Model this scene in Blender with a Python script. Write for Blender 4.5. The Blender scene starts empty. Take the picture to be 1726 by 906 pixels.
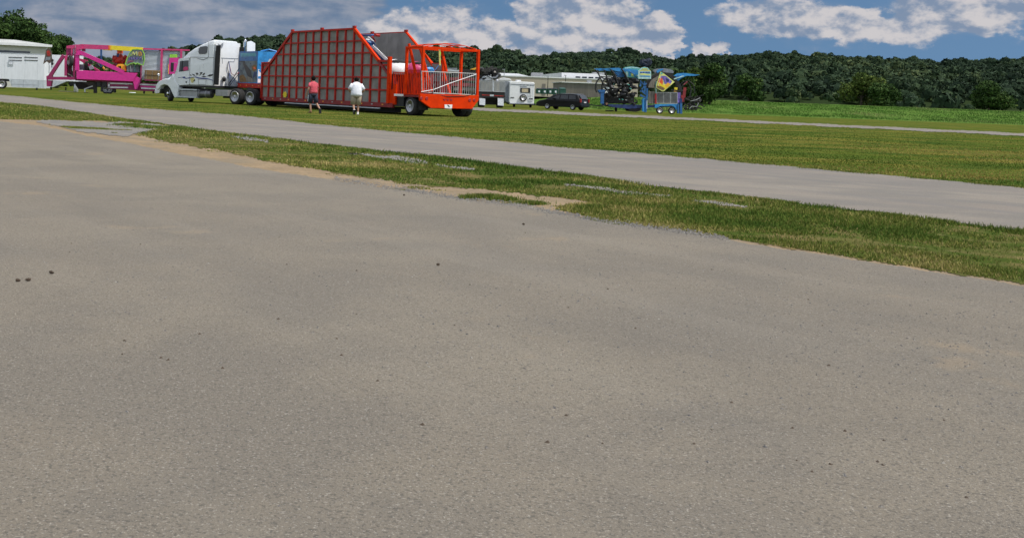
import bpy, math, random
import numpy as np
from mathutils import Vector, Matrix
random.seed(7); rng = np.random.default_rng(11)
R = math.radians
sc = bpy.context.scene
col = sc.collection

# ------------------------------------------------------------ camera
H = 1.05; FPX = 1800.0; ROLL = 0.0368
cam = bpy.data.cameras.new('camera'); cam.sensor_fit = 'HORIZONTAL'; cam.sensor_width = 36
cam.lens = 36 * FPX / 1726; cam.shift_x = (863 - 600) / 1726; cam.shift_y = -(453 - 156) / 1726
cam.clip_start = 0.1; cam.clip_end = 6000
co = bpy.data.objects.new('camera', cam); col.objects.link(co)
cr, sr = math.cos(ROLL), math.sin(ROLL)
co.matrix_world = Matrix(((cr, -sr, 0, 0), (0, 0, -1, 0), (sr, cr, 0, H), (0, 0, 0, 1)))
sc.camera = co

# ------------------------------------------------------------ light
SUN_EL, SUN_AZ = R(58), R(116)          # azimuth clockwise from +Y
world = bpy.data.worlds.new('World'); sc.world = world; world.use_nodes = True
sun = bpy.data.lights.new('sun', 'SUN'); sun.energy = 4.2; sun.angle = R(0.53); sun.color = (1, .935, .83)
so = bpy.data.objects.new('sun', sun); col.objects.link(so)
sd = Vector((math.sin(SUN_AZ) * math.cos(SUN_EL), math.cos(SUN_AZ) * math.cos(SUN_EL), math.sin(SUN_EL)))
so.rotation_euler = sd.to_track_quat('Z', 'Y').to_euler(); so.location = (30, 0, 60)
sc.view_settings.view_transform = 'Standard'; sc.view_settings.look = 'None'
sc.view_settings.gamma = 1; sc.view_settings.use_curve_mapping = False
sc.view_settings.exposure = -0.15
sc.cycles.max_bounces = 6; sc.cycles.transparent_max_bounces = 8
sc.cycles.use_denoising = True

# ------------------------------------------------------------ node helpers
class NT:
    def __init__(s, tree): s.t = tree; s.n = tree.nodes; s.l = tree.links
    def node(s, typ, **kw):
        n = s.n.new(typ)
        for k, v in kw.items():
            if hasattr(n, k): setattr(n, k, v)
        return n
    def put(s, sock, v):
        if v is None: return
        if isinstance(v, bpy.types.NodeSocket): s.l.new(v, sock)
        else:
            if hasattr(sock, 'default_value'):
                if isinstance(v, (tuple, list)) and len(v) == 3 and sock.type == 'RGBA': v = (*v, 1)
                sock.default_value = v
    def m(s, op, a, b=None, c=None, clamp=False):
        n = s.n.new('ShaderNodeMath'); n.operation = op; n.use_clamp = clamp
        s.put(n.inputs[0], a); s.put(n.inputs[1], b)
        if c is not None: s.put(n.inputs[2], c)
        return n.outputs[0]
    def smooth(s, v, lo, hi):
        n = s.n.new('ShaderNodeMapRange'); n.interpolation_type = 'SMOOTHSTEP'
        s.put(n.inputs[0], v); n.inputs[1].default_value = lo; n.inputs[2].default_value = hi
        return n.outputs[0]
    def mixc(s, f, a, b, mode='MIX'):
        n = s.n.new('ShaderNodeMix'); n.data_type = 'RGBA'; n.blend_type = mode
        s.put(n.inputs[0], f); s.put(n.inputs[6], a); s.put(n.inputs[7], b)
        return n.outputs[2]
    def noise(s, vec, scale, detail=4, rough=.55, dist=0, out=0, dims='3D'):
        n = s.n.new('ShaderNodeTexNoise'); n.noise_dimensions = dims
        s.put(n.inputs['Vector'], vec); n.inputs['Scale'].default_value = scale
        n.inputs['Detail'].default_value = detail; n.inputs['Roughness'].default_value = rough
        n.inputs['Distortion'].default_value = dist
        return n.outputs[out]
    def comb(s, x, y, z):
        n = s.n.new('ShaderNodeCombineXYZ'); s.put(n.inputs[0], x); s.put(n.inputs[1], y); s.put(n.inputs[2], z); return n.outputs[0]
    def vmul(s, v, t):
        n = s.n.new('ShaderNodeVectorMath'); n.operation = 'MULTIPLY'; s.put(n.inputs[0], v); n.inputs[1].default_value = t; return n.outputs[0]
    def vadd(s, v, t):
        n = s.n.new('ShaderNodeVectorMath'); n.operation = 'ADD'; s.put(n.inputs[0], v); s.put(n.inputs[1], t); return n.outputs[0]

# ------------------------------------------------------------ sky with clouds
w = NT(world.node_tree); w.n.clear()
tc = w.node('ShaderNodeTexCoord'); D = tc.outputs['Generated']
sx = w.node('ShaderNodeSeparateXYZ'); w.put(sx.inputs[0], D)
az = w.m('ARCTAN2', sx.outputs[0], sx.outputs[1]); el = w.m('ARCSINE', sx.outputs[2])
sky = w.node('ShaderNodeTexSky'); sky.sky_type = 'NISHITA'; sky.sun_disc = False
sky.sun_elevation = SUN_EL; sky.sun_rotation = SUN_AZ; sky.air_density = 1.3; sky.dust_density = .6; sky.ozone_density = 2.2
zz = w.m('ADD', w.m('MULTIPLY', w.m('MAXIMUM', sx.outputs[2], 0.0), 0.75), 0.26)
w.put(sky.inputs[0], w.comb(sx.outputs[0], sx.outputs[1], zz))
wn_ = w.node('ShaderNodeTexNoise'); wn_.inputs['Scale'].default_value = 26; wn_.inputs['Detail'].default_value = 9; wn_.inputs['Roughness'].default_value = .62
w.put(wn_.inputs['Vector'], w.comb(az, w.m('MULTIPLY', el, 1.6), 5.0)); wsp = w.node('ShaderNodeSeparateColor'); w.put(wsp.inputs[0], wn_.outputs['Color'])
azw = w.m('ADD', az, w.m('MULTIPLY', w.m('SUBTRACT', wsp.outputs[0], .5), .085)); elw = w.m('ADD', el, w.m('MULTIPLY', w.m('SUBTRACT', wsp.outputs[1], .5), .060))
def gs(cx, cy, rx, ry, amp):      # a soft cloud bank centred at azimuth cx, elevation cy (radians)
    a = w.m('POWER', w.m('MULTIPLY', w.m('SUBTRACT', azw, cx), 1 / rx), 2.0)
    b = w.m('POWER', w.m('MULTIPLY', w.m('SUBTRACT', elw, cy), 1 / ry), 2.0)
    e = w.m('EXPONENT', w.m('MULTIPLY', w.m('ADD', a, b), -1.0))
    return w.m('MULTIPLY', e, amp)
def px(x, y):                     # photo position -> (azimuth, elevation) where that bank stands
    dx, dy = x - 600, y - 156
    return math.atan((dx * cr + dy * sr) / FPX), -math.atan((-dx * sr + dy * cr) / FPX)
def bank(x, y, rx, ry, amp): a, e = px(x, y); return gs(a, e, rx / FPX, ry / FPX, amp)
def dens(vec_off):
    v = w.vadd(w.comb(w.m('MULTIPLY', az, 1.0), w.m('MULTIPLY', el, 1.5), 0.0), vec_off)
    n1 = w.noise(v, 30, 10, .58, .1)
    n2 = w.noise(w.vadd(w.comb(az, w.m('MULTIPLY', el, 3.6), 3.0), vec_off), 13, 7, .54, .4)
    return n1, n2
n3 = w.noise(w.comb(az, w.m('MULTIPLY', el, 1.7), 9.0), 13, 3, .5)
n1, n2 = dens((0, 0, 0)); n1b, n2b = dens((0.004, 0.010, 0))
# cumulus on the right
cum = None
for b in (bank(915, 25, 62, 70, 1.15), bank(985, 8, 95, 66, 1.25), bank(1020, 62, 78, 46, 1.15), bank(1092, 72, 52, 42, 1.3), bank(970, 92, 150, 36, 1.0), bank(1125, 84, 26, 18, 1.2),
          bank(790, 70, 130, 44, .86), bank(720, 60, 150, 60, .84), bank(770, 22, 50, 26, .85), bank(1195, 92, 36, 18, 1.1), bank(1320, 40, 120, 44, 1.0), bank(1440, 60, 150, 40, 1.05), bank(1640, 30, 130, 60, 1.0), bank(1040, -200, 400, 60, .7), bank(300, -250, 500, 90, .8)):
    cum = b if cum is None else w.m('MAXIMUM', cum, b)
dc = w.m('ADD', cum, w.m('MULTIPLY', w.m('SUBTRACT', n1, 0.5), .6))
mc = w.smooth(dc, .42, .66)
mv = w.m('MULTIPLY', w.smooth(w.m('ADD', cum, w.m('MULTIPLY', w.m('SUBTRACT', n3, .5), .8)), .30, .95), .75)
# layer cloud on the left
lay = w.m('SUBTRACT', 1.0, w.smooth(az, px(560, 40)[0], px(760, 40)[0]))
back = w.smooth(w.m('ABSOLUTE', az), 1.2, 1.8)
lay = w.m('MULTIPLY', lay, w.m('SUBTRACT', 1.0, w.smooth(el, .25, .6)))
ml = w.smooth(w.m('ADD', w.m('MULTIPLY', lay, 1.0), w.m('MULTIPLY', w.m('SUBTRACT', n2, .5), 1.6)), .35, .75)
shade1 = w.smooth(w.m('ADD', w.m('MULTIPLY', w.m('SUBTRACT', n1, n1b), 1.7), w.m('MULTIPLY', w.m('SUBTRACT', n3, .45), .9)), -.20, .24)
shade2 = w.smooth(w.m('ADD', w.m('MULTIPLY', w.m('SUBTRACT', n2, .50), 1.0), w.m('MULTIPLY', w.m('SUBTRACT', n1, .52), .45)), -.18, .24)
ccol = w.mixc(shade1, (.315, .415, .59), (.95, .90, .90))
lcol = w.mixc(shade2, (.20, .295, .455), (.58, .59, .66))
SK = 0.060
base = w.mixc(1.0, sky.outputs[0], (SK * 1.10, SK * 1.36, SK * 1.55), 'MULTIPLY')
CS = .76
lc = w.mixc(1.0, lcol, (CS, CS, CS), 'MULTIPLY'); cc = w.mixc(1.0, ccol, (CS, CS, CS), 'MULTIPLY')
c1 = w.mixc(w.m('MULTIPLY', ml, .93), base, lc)
c1 = w.mixc(mv, c1, (.255, .335, .465))
c2 = w.mixc(w.m('MULTIPLY', mc, .9), c1, cc)
# unseen bright cloud added overhead and behind the camera, as fill light
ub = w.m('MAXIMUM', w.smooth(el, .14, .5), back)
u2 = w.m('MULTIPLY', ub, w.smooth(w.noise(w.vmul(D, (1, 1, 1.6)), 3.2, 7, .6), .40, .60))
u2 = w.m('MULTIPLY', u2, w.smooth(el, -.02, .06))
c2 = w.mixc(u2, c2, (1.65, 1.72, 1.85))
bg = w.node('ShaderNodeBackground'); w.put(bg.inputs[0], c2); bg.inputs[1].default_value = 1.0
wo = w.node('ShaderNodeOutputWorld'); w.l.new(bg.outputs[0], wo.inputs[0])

# ------------------------------------------------------------ materials
MATS = {}
def mat(name, c, rough=.6, metal=0., var=.12, scale=3., bump=0., bscale=40., spec=.5, dirt=0., dirtc=(.16, .13, .09), coat=0., stretch=(1, 1, 1)):
    if name in MATS: return MATS[name]
    m = bpy.data.materials.new(name); m.use_nodes = True; t = NT(m.node_tree)
    p = t.n['Principled BSDF']; tcn = t.node('ShaderNodeTexCoord'); v = t.vmul(tcn.outputs['Object'], stretch)
    n = t.noise(v, scale, 5, .6)
    lo = tuple(x * (1 - var) for x in c); hi = tuple(min(1, x * (1 + var)) for x in c)
    cc = t.mixc(t.smooth(n, .3, .7), lo, hi)
    if dirt > 0:
        d = t.smooth(t.noise(t.vmul(tcn.outputs['Object'], (1.5, 1.5, .5)), 1.7, 8, .7), .5, .78)
        cc = t.mixc(t.m('MULTIPLY', d, dirt), cc, dirtc)
    t.put(p.inputs['Base Color'], cc)
    rr = t.m('ADD', rough, t.m('MULTIPLY', t.m('SUBTRACT', n, .5), .25), clamp=True); t.put(p.inputs['Roughness'], rr)
    p.inputs['Metallic'].default_value = metal; p.inputs['Specular IOR Level'].default_value = spec
    if coat: p.inputs['Coat Weight'].default_value = coat; p.inputs['Coat Roughness'].default_value = .08
    if bump:
        b = t.node('ShaderNodeBump'); b.inputs['Strength'].default_value = bump; b.inputs['Distance'].default_value = .02
        t.put(b.inputs['Height'], t.noise(tcn.outputs['Object'], bscale, 3)); t.put(p.inputs['Normal'], b.outputs[0])
    MATS[name] = m; return m
M = lambda n: MATS[n]
mat('white_paint', (.78, .79, .80), .4, var=.03, dirt=.10, coat=.2)
mat('trailer_white', (.78, .80, .84), .4, var=.04, dirt=.10, stretch=(1, 1, .3))
mat('trailer_skirt', (.52, .56, .60), .45, var=.08, dirt=.3)
mat('tractor_white', (.74, .77, .79), .3, var=.04, dirt=.22, coat=.5)
mat('black_rubber', (.018, .018, .019), .85, var=.3, scale=12, bump=.3, dirt=.35, dirtc=(.09, .075, .055))
mat('black_paint', (.012, .012, .014), .45, dirt=.3, dirtc=(.06, .05, .04))
mat('soot_black', (.02, .019, .018), .8, dirt=.35, dirtc=(.06, .05, .035))
mat('van_black', (.006, .006, .008), .32, var=.1, spec=.35, dirt=.06)
mat('glass_dark', (.012, .015, .017), .06, spec=.8, var=.2)
mat('chrome', (.72, .73, .75), .22, 1.0, var=.08, dirt=.15)
mat('alloy', (.52, .53, .55), .4, .5, var=.1, dirt=.25)
mat('steel_grey', (.33, .34, .35), .5, .5, dirt=.3)
mat('galvanised', (.50, .53, .56), .45, .35, dirt=.2)
mat('barrier_silver', (.40, .41, .41), .45, .3, dirt=.15)
mat('orange_paint', (.64, .036, .001), .6, var=.12, dirt=.2, dirtc=(.38, .03, .004), spec=.08)
mat('red_paint', (.40, .018, .010), .55, var=.25, dirt=.4, dirtc=(.16, .02, .014), spec=.3)
mat('dark_red', (.23, .016, .02), .5, var=.2, dirt=.3)
mat('cover_grey', (.215, .208, .19), .75, var=.22, scale=1.6, dirt=.5, dirtc=(.16, .15, .12))
mat('cover_inside', (.225, .215, .205), .75, var=.2, scale=1.2, dirt=.45, dirtc=(.10, .09, .08))
mat('pink', (.62, .020, .26), .42, var=.08, dirt=.1, coat=.2)
mat('pink_dark', (.26, .012, .09), .5, var=.15, dirt=.2)
mat('pink_mid', (.56, .04, .17), .45, var=.12, dirt=.2)
mat('yellow', (.80, .62, .02), .45, var=.08, dirt=.15)
mat('amber', (.85, .42, .02), .45, var=.1)
mat('flame_red', (.36, .02, .012), .5, var=.35, scale=5)
mat('hot_orange', (.75, .10, .015), .45)
mat('lime', (.30, .62, .06), .5)
mat('blue_paint', (.016, .11, .31), .42, var=.2, dirt=.25, dirtc=(.02, .04, .07))
mat('bright_blue', (.025, .22, .52), .45, var=.22, dirt=.2, dirtc=(.2, .35, .5))
mat('navy', (.012, .03, .12), .5, var=.3)
mat('teal', (.12, .48, .42), .5, var=.3)
mat('pale_teal', (.42, .62, .60), .5, var=.15)
mat('pale_yellow', (.70, .72, .22), .5, var=.15)
mat('purple', (.17, .12, .42), .5, var=.4, scale=4)
mat('brown_crate', (.20, .12, .05), .8, var=.35, scale=6, dirt=.4, dirtc=(.06, .035, .02), stretch=(1, 1, 4))
mat('wood_grey', (.20, .18, .155), .85, var=.3, scale=4, stretch=(4, 4, .5))
mat('sign_brown', (.10, .07, .055), .7, var=.5, scale=7)
mat('tan_wall', (.40, .345, .27), .8, var=.05, scale=.3)
mat('cream_wall', (.50, .50, .44), .7, var=.05, scale=.5)
mat('brown_wall', (.17, .15, .13), .8, var=.15, scale=.6, stretch=(3, 3, .3))
mat('roof_white', (.66, .67, .68), .6, var=.08, scale=.3)
mat('roof_grey', (.42, .43, .41), .6, var=.1, scale=.5)
mat('bin_green', (.012, .075, .05), .5, var=.2)
mat('clear_curtain', (.50, .42, .27), .7)
mat('skin', (.36, .20, .13), .6, var=.06, scale=8)
mat('hair_black', (.008, .007, .006), .9, var=.3, scale=20, spec=.1)
mat('shirt_red', (.52, .075, .105), .85, var=.18, scale=9, bump=1., bscale=9)
mat('shirt_white', (.72, .74, .80), .85, var=.10, scale=8, bump=1., bscale=8)
mat('shorts_navy', (.022, .028, .05), .85, var=.25, scale=5)
mat('shorts_khaki', (.30, .26, .19), .85, var=.12, scale=5)
mat('shoe_black', (.015, .015, .018), .6); mat('shoe_white', (.7, .7, .7), .6)
mat('bark', (.07, .055, .04), .9, var=.3, scale=6, bump=.5)
mat('tank_metal', (.16, .16, .17), .35, .7, dirt=.3)
mat('mural_grey', (.12, .15, .17), .7, var=.35, scale=3)
mat('light_red', (.30, .012, .012), .3); mat('light_amber', (.7, .3, .03), .3)
mat('air_red', (.45, .03, .05), .4); mat('air_blue', (.03, .08, .35), .4)
mat('shutter', (.55, .60, .66), .5, .1, var=.05)
mat('fabric_grey', (.20, .22, .25), .8, var=.2, scale=4)
mat('decal_blue', (.02, .04, .22), .5); mat('decal_yellow', (.55, .50, .20), .5, var=.3, scale=9)
mat('pod_black', (.010, .016, .035), .8, var=.5)
mat('rusty_leaf', (.06, .04, .025), .8)

# ------------------------------------------------------------ geometry helpers
def ray(x, y):
    dx, dy = x - 600, y - 156
    return (dx * cr + dy * sr) / FPX, -(-dx * sr + dy * cr) / FPX       # X/Y and (z-H)/Y
def G(x, y):                       # photo position -> ground point
    a, b = ray(x, y); Y = H / -b; return (a * Y, Y)
def W(x, y, Y):                    # photo position at distance Y -> point
    a, b = ray(x, y); return (a * Y, Y, H + b * Y)
class Frame:                       # a vehicle's own axes: origin on the ground, heading angle
    def __init__(s, X, Y, phi):
        s.X, s.Y, s.phi = X, Y, phi; s.ex = (math.cos(phi), math.sin(phi)); s.ey = (-math.sin(phi), math.cos(phi))
    def side(s, px_, py_, yl=0.):  # where that sight line meets the plane local y = yl -> (x, z)
        a, b = ray(px_, py_); n = s.ey; d = n[0] * a + n[1]
        t = (n[0] * s.X + n[1] * s.Y + yl) / d
        return ((a * t - s.X) * s.ex[0] + (t - s.Y) * s.ex[1], H + b * t)
    def face(s, px_, py_, xl=0.):  # plane local x = xl -> (y, z)
        a, b = ray(px_, py_); n = s.ex; d = n[0] * a + n[1]
        t = (n[0] * s.X + n[1] * s.Y + xl) / d
        return ((a * t - s.X) * s.ey[0] + (t - s.Y) * s.ey[1], H + b * t)
    def s3(s, x, y, yl=0.): a, z = s.side(x, y, yl); return (a, yl, z)
    def f3(s, x, y, xl=0.): a, z = s.face(x, y, xl); return (xl, a, z)

class MB:
    def __init__(s): s.v = []; s.f = []
    def add(s, vs, fs):
        o = len(s.v); s.v += [tuple(p) for p in vs]; s.f += [tuple(i + o for i in f) for f in fs]; return s
    def box(s, x0, x1, y0, y1, z0, z1):
        return s.add([(x0, y0, z0), (x1, y0, z0), (x1, y1, z0), (x0, y1, z0), (x0, y0, z1), (x1, y0, z1), (x1, y1, z1), (x0, y1, z1)],
                     [(0, 3, 2, 1), (4, 5, 6, 7), (0, 1, 5, 4), (1, 2, 6, 5), (2, 3, 7, 6), (3, 0, 4, 7)])
    def bar(s, p, q, w_, h_=None, up=(0, 0, 1)):
        p, q = Vector(p), Vector(q); d = (q - p)
        if d.length < 1e-6: return s
        d.normalize(); u = Vector(up)
        if abs(d.dot(u)) > .95: u = Vector((0, 1, 0))
        a = d.cross(u).normalized() * w_ / 2; b = a.cross(d).normalized() * (h_ or w_) / 2
        vs = [p - a - b, p + a - b, p + a + b, p - a + b, q - a - b, q + a - b, q + a + b, q - a + b]
        return s.add(vs, [(0, 1, 2, 3), (7, 6, 5, 4), (0, 4, 5, 1), (1, 5, 6, 2), (2, 6, 7, 3), (3, 7, 4, 0)])
    def tube(s, pts, r, n=8, cap=True):
        pts = [Vector(p) for p in pts]; rs = r if isinstance(r, (list, tuple)) else [r] * len(pts)
        o = len(s.v); prev = None
        for i, p in enumerate(pts):
            d = (pts[min(i + 1, len(pts) - 1)] - pts[max(i - 1, 0)]).normalized()
            if prev is None:
                u = Vector((0, 0, 1)) if abs(d.z) < .9 else Vector((1, 0, 0)); a = d.cross(u).normalized()
            else: a = (prev - d * prev.dot(d)).normalized()
            prev = a; b = d.cross(a)
            for k in range(n):
                t = 2 * math.pi * k / n; s.v.append(tuple(p + (a * math.cos(t) + b * math.sin(t)) * rs[i]))
        for i in range(len(pts) - 1):
            for k in range(n):
                A = o + i * n + k; B = o + i * n + (k + 1) % n; s.f.append((A, A + n, B + n, B))
        if cap:
            s.f.append(tuple(o + k for k in range(n))); e = o + (len(pts) - 1) * n
            s.f.append(tuple(e + k for k in reversed(range(n))))
        return s
    def slab(s, pts, vec):          # planar outline given a thickness along vec
        n = len(pts); v = Vector(vec); top = [Vector(p) + v for p in pts]
        # orient
        nrm = Vector((0, 0, 0))
        for i in range(n):
            a, b = Vector(pts[i]), Vector(pts[(i + 1) % n]); nrm += a.cross(b)
        base = tuple(range(n)); cap = tuple(n + i for i in range(n))
        if nrm.dot(v) > 0: f = [base[::-1], cap] + [(i, (i + 1) % n, n + (i + 1) % n, n + i) for i in range(n)]
        else: f = [base, cap[::-1]] + [((i + 1) % n, i, n + i, n + (i + 1) % n) for i in range(n)]
        return s.add([tuple(p) for p in pts] + [tuple(p) for p in top], f)
    def ell(s, c, r, n=16, m=10, jit=0, zmin=-1):
        o = len(s.v)
        for j in range(m + 1):
            ph = -math.pi / 2 + math.pi * j / m
            for k in range(n):
                t = 2 * math.pi * k / n; q = 1 + random.uniform(-jit, jit)
                s.v.append((c[0] + r[0] * q * math.cos(ph) * math.cos(t), c[1] + r[1] * q * math.cos(ph) * math.sin(t), c[2] + r[2] * q * max(zmin, math.sin(ph))))
        for j in range(m):
            for k in range(n):
                A = o + j * n + k; B = o + j * n + (k + 1) % n; s.f.append((A, B, B + n, A + n))
        return s
    def loft(s, rings, n=16, cap=True, sq=1.0):   # rings: (centre, rx, ry) in planes of constant z, or (centre, rx, ry, tilt)
        o = len(s.v)
        for c, rx, ry in rings:
            for k in range(n):
                t = 2 * math.pi * k / n; C, S = math.cos(t), math.sin(t)
                C = math.copysign(abs(C) ** sq, C); S = math.copysign(abs(S) ** sq, S)
                s.v.append((c[0] + rx * C, c[1] + ry * S, c[2]))
        for i in range(len(rings) - 1):
            for k in range(n):
                A = o + i * n + k; B = o + i * n + (k + 1) % n; s.f.append((A, B, B + n, A + n))
        if cap:
            s.f.append(tuple(o + k for k in reversed(range(n)))); e = o + (len(rings) - 1) * n; s.f.append(tuple(e + k for k in range(n)))
        return s
    def lathe(s, c, prof, axis='y', n=28):        # prof: (r, h) along the axis
        o = len(s.v)
        for r, h in prof:
            for k in range(n):
                t = 2 * math.pi * k / n; a, b = r * math.cos(t), r * math.sin(t)
                s.v.append({'y': (c[0] + a, c[1] + h, c[2] + b), 'x': (c[0] + h, c[1] + a, c[2] + b), 'z': (c[0] + a, c[1] + b, c[2] + h)}[axis])
        for i in range(len(prof) - 1):
            for k in range(n):
                A = o + i * n + k; B = o + i * n + (k + 1) % n; s.f.append((A, A + n, B + n, B))
        s.f.append(tuple(o + k for k in range(n))); e = o + (len(prof) - 1) * n; s.f.append(tuple(e + k for k in reversed(range(n))))
        return s
    def build(s, name, m, parent=None, smooth=False, bevel=0, sub=0, loc=None):
        me = bpy.data.meshes.new(name); me.from_pydata(s.v, [], s.f); me.validate()
        if isinstance(m, str): m = MATS[m]
        me.materials.append(m)
        if smooth: me.shade_smooth()
        ob = bpy.data.objects.new(name, me); col.objects.link(ob)
        if parent is not None: ob.parent = parent
        if loc: ob.location = loc
        if bevel:
            b = ob.modifiers.new('bevel', 'BEVEL'); b.width = bevel; b.segments = 2; b.limit_method = 'ANGLE'; b.angle_limit = R(35)
        if sub:
            q = ob.modifiers.new('sub', 'SUBSURF'); q.levels = sub; q.render_levels = sub
        return ob
def tag(o, label=None, cat=None, group=None, kind=None):
    if label: o['label'] = label
    if cat: o['category'] = cat
    if group: o['group'] = group
    if kind: o['kind'] = kind
    return o
def thing(name, label, cat, loc=(0, 0, 0), rz=0, group=None):
    o = bpy.data.objects.new(name, None); col.objects.link(o); o.location = loc; o.rotation_euler.z = rz; o.empty_display_size = .3
    return tag(o, label, cat, group)
def frame_thing(name, label, cat, F, group=None): return thing(name, label, cat, (F.X, F.Y, 0), F.phi, group)
def copy_tree(o, parent=None):
    c = o.copy(); col.objects.link(c); c.parent = parent
    for ch in list(o.children): copy_tree(ch, c)
    return c
def pts_slab(pxs, Y, th, base=(0, 0)):    # outline at distance Y, given real thickness th, relative to base
    return MB().slab([(W(x, y, Y)[0] - base[0], Y - base[1], W(x, y, Y)[2]) for x, y in pxs], (0, th, 0))
def text_mesh(txt, name, m, parent, loc, rot, size, depth=.01, sx_=1., bold=0):
    cu = bpy.data.curves.new(name, 'FONT'); cu.body = txt; cu.size = size; cu.extrude = depth; cu.align_x = 'CENTER'; cu.align_y = 'CENTER'; cu.offset = bold
    ob = bpy.data.objects.new(name, cu); dg = bpy.context.evaluated_depsgraph_get()
    col.objects.link(ob); bpy.context.view_layer.update()
    me = bpy.data.meshes.new_from_object(ob.evaluated_get(bpy.context.evaluated_depsgraph_get()))
    bpy.data.objects.remove(ob); me.materials.clear(); me.materials.append(MATS[m])
    o = bpy.data.objects.new(name, me); col.objects.link(o); o.parent = parent; o.location = loc; o.rotation_euler = rot; o.scale = (sx_, 1, 1)
    return o
# ============================================================ SETTING
def vnoise(x, y, s, seed=0):       # cheap smooth value noise for numpy arrays
    r = np.random.default_rng(seed); g = r.random((64, 64)); x = x / s; y = y / s
    xi = np.floor(x).astype(int); yi = np.floor(y).astype(int); fx = x - xi; fy = y - yi
    fx = fx * fx * (3 - 2 * fx); fy = fy * fy * (3 - 2 * fy)
    a = g[xi % 64, yi % 64]; b = g[(xi + 1) % 64, yi % 64]; c = g[xi % 64, (yi + 1) % 64]; d = g[(xi + 1) % 64, (yi + 1) % 64]
    return (a * (1 - fx) + b * fx) * (1 - fy) + (c * (1 - fx) + d * fx) * fy

def soil_mat(name, cols, scales, rough=.9, bump=.4, bscale=30, speck=None, fn=None):
    m = bpy.data.materials.new(name); m.use_nodes = True; t = NT(m.node_tree); p = t.n['Principled BSDF']
    g = t.node('ShaderNodeNewGeometry'); v = g.outputs['Position']
    c = cols[0]
    for i, (cc, s_) in enumerate(zip(cols[1:], scales)):
        st, lo, hi, sc_ = s_
        f = t.smooth(t.noise(t.vadd(t.vmul(v, st), (i * 7.3, i * 3.1, 0)), sc_, 6, .62), lo, hi)
        c = t.mixc(f, c, cc)
    if speck:
        for (sc_, lo, hi, cc, amt) in speck:
            f = t.smooth(t.noise(v, sc_, 2, .6), lo, hi); c = t.mixc(t.m('MULTIPLY', f, amt), c, cc)
    if fn: c = fn(t, v, c)
    t.put(p.inputs['Base Color'], c); p.inputs['Roughness'].default_value = rough; p.inputs['Specular IOR Level'].default_value = 0.0 if name in ('lawn', 'turf', 'bank_grass', 'hill_floor') else .08
    if bump:
        b = t.node('ShaderNodeBump'); b.inputs['Strength'].default_value = bump; b.inputs['Distance'].default_value = .02
        t.put(b.inputs['Height'], t.noise(v, bscale, 4, .7)); t.put(p.inputs['Normal'], b.outputs[0])
    MATS[name] = m; return m
one = (1, 1, 1)
soil_mat('lawn', [(.060, .092, .012), (.145, .130, .026), (.030, .066, .010), (.20, .145, .045)],
         [((.30, .8, 1), .42, .60, .5), ((.35, .8, 1), .45, .62, .8), ((.3, .9, 1), .56, .70, 1.3)], bump=.9, bscale=9,
         speck=[(14, .45, .7, (.045, .07, .018), .6), (33, .5, .72, (.17, .17, .07), .5)])
soil_mat('turf', [(.105, .105, .034), (.19, .145, .065), (.06, .085, .018), (.25, .19, .10)],
         [((1, 1, 1), .40, .62, .8), ((1, 1, 1), .45, .6, 1.9), ((1, 1, 1), .60, .72, 1.3)], bump=1, bscale=25,
         speck=[(60, .45, .65, (.035, .05, .014), .6)])
def lot_marks(t, v, c):
    sp = t.node('ShaderNodeSeparateXYZ'); t.put(sp.inputs[0], v)
    al = t.m('SUBTRACT', t.m('MULTIPLY', sp.outputs[0], .535 * .10), t.m('MULTIPLY', sp.outputs[1], .845 * .10)); ac = t.m('ADD', t.m('MULTIPLY', sp.outputs[0], .845 * 1.6), t.m('MULTIPLY', sp.outputs[1], .535 * 1.6))
    tk_ = t.noise(t.comb(al, ac, 0.0), 1.0, 5, .6, .15)
    c = t.mixc(t.m('MULTIPLY', t.smooth(tk_, .50, .68), .16), c, (.27, .245, .205)); c = t.mixc(t.m('MULTIPLY', t.smooth(tk_, .46, .32), .13), c, (.115, .105, .092))
    s_ = t.smooth(t.noise(t.vmul(v, (.35, .9, 1)), .55, 7, .65), .56, .78)
    c = t.mixc(t.m('MULTIPLY', s_, .35), c, (.27, .235, .18))
    k = t.smooth(t.noise(t.vadd(v, (31, 5, 0)), .9, 6, .6), .62, .70); c = t.mixc(t.m('MULTIPLY', k, .28), c, (.33, .25, .16))
    d = t.smooth(t.noise(t.vmul(t.vadd(v, (3, 55, 0)), (.4, 1.3, 1)), 1.1, 5, .6), .58, .72); c = t.mixc(t.m('MULTIPLY', d, .14), c, (.12, .115, .10))
    return c
soil_mat('lot_asphalt', [(.210, .182, .144), (.234, .204, .160), (.188, .166, .136)],
         [((.6, 1, 1), .4, .65, .35), ((1, 1, 1), .42, .62, .8)], bump=.6, bscale=110, rough=.85,
         speck=[(85, .53, .64, (.10, .092, .08), .7), (115, .58, .68, (.40, .37, .32), .6), (28, .62, .75, (.14, .13, .115), .4), (210, .5, .66, (.12, .115, .105), .6)], fn=lot_marks)
def path_marks(t, v, c):
    sp = t.node('ShaderNodeSeparateXYZ'); t.put(sp.inputs[0], v)
    al = t.m('SUBTRACT', t.m('MULTIPLY', sp.outputs[0], .07), t.m('MULTIPLY', sp.outputs[1], .11)); ac = t.m('ADD', t.m('MULTIPLY', sp.outputs[0], 1.7), t.m('MULTIPLY', sp.outputs[1], 1.07))
    a = t.smooth(t.noise(t.comb(al, ac, 3.0), 1.0, 5, .6, .1), .48, .62)
    k = t.smooth(t.noise(v, .45, 6, .65), .55, .72); c = t.mixc(t.m('MULTIPLY', k, .35), c, (.27, .245, .21))
    return t.mixc(t.m('MULTIPLY', a, .45), c, (.15, .145, .14))
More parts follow.
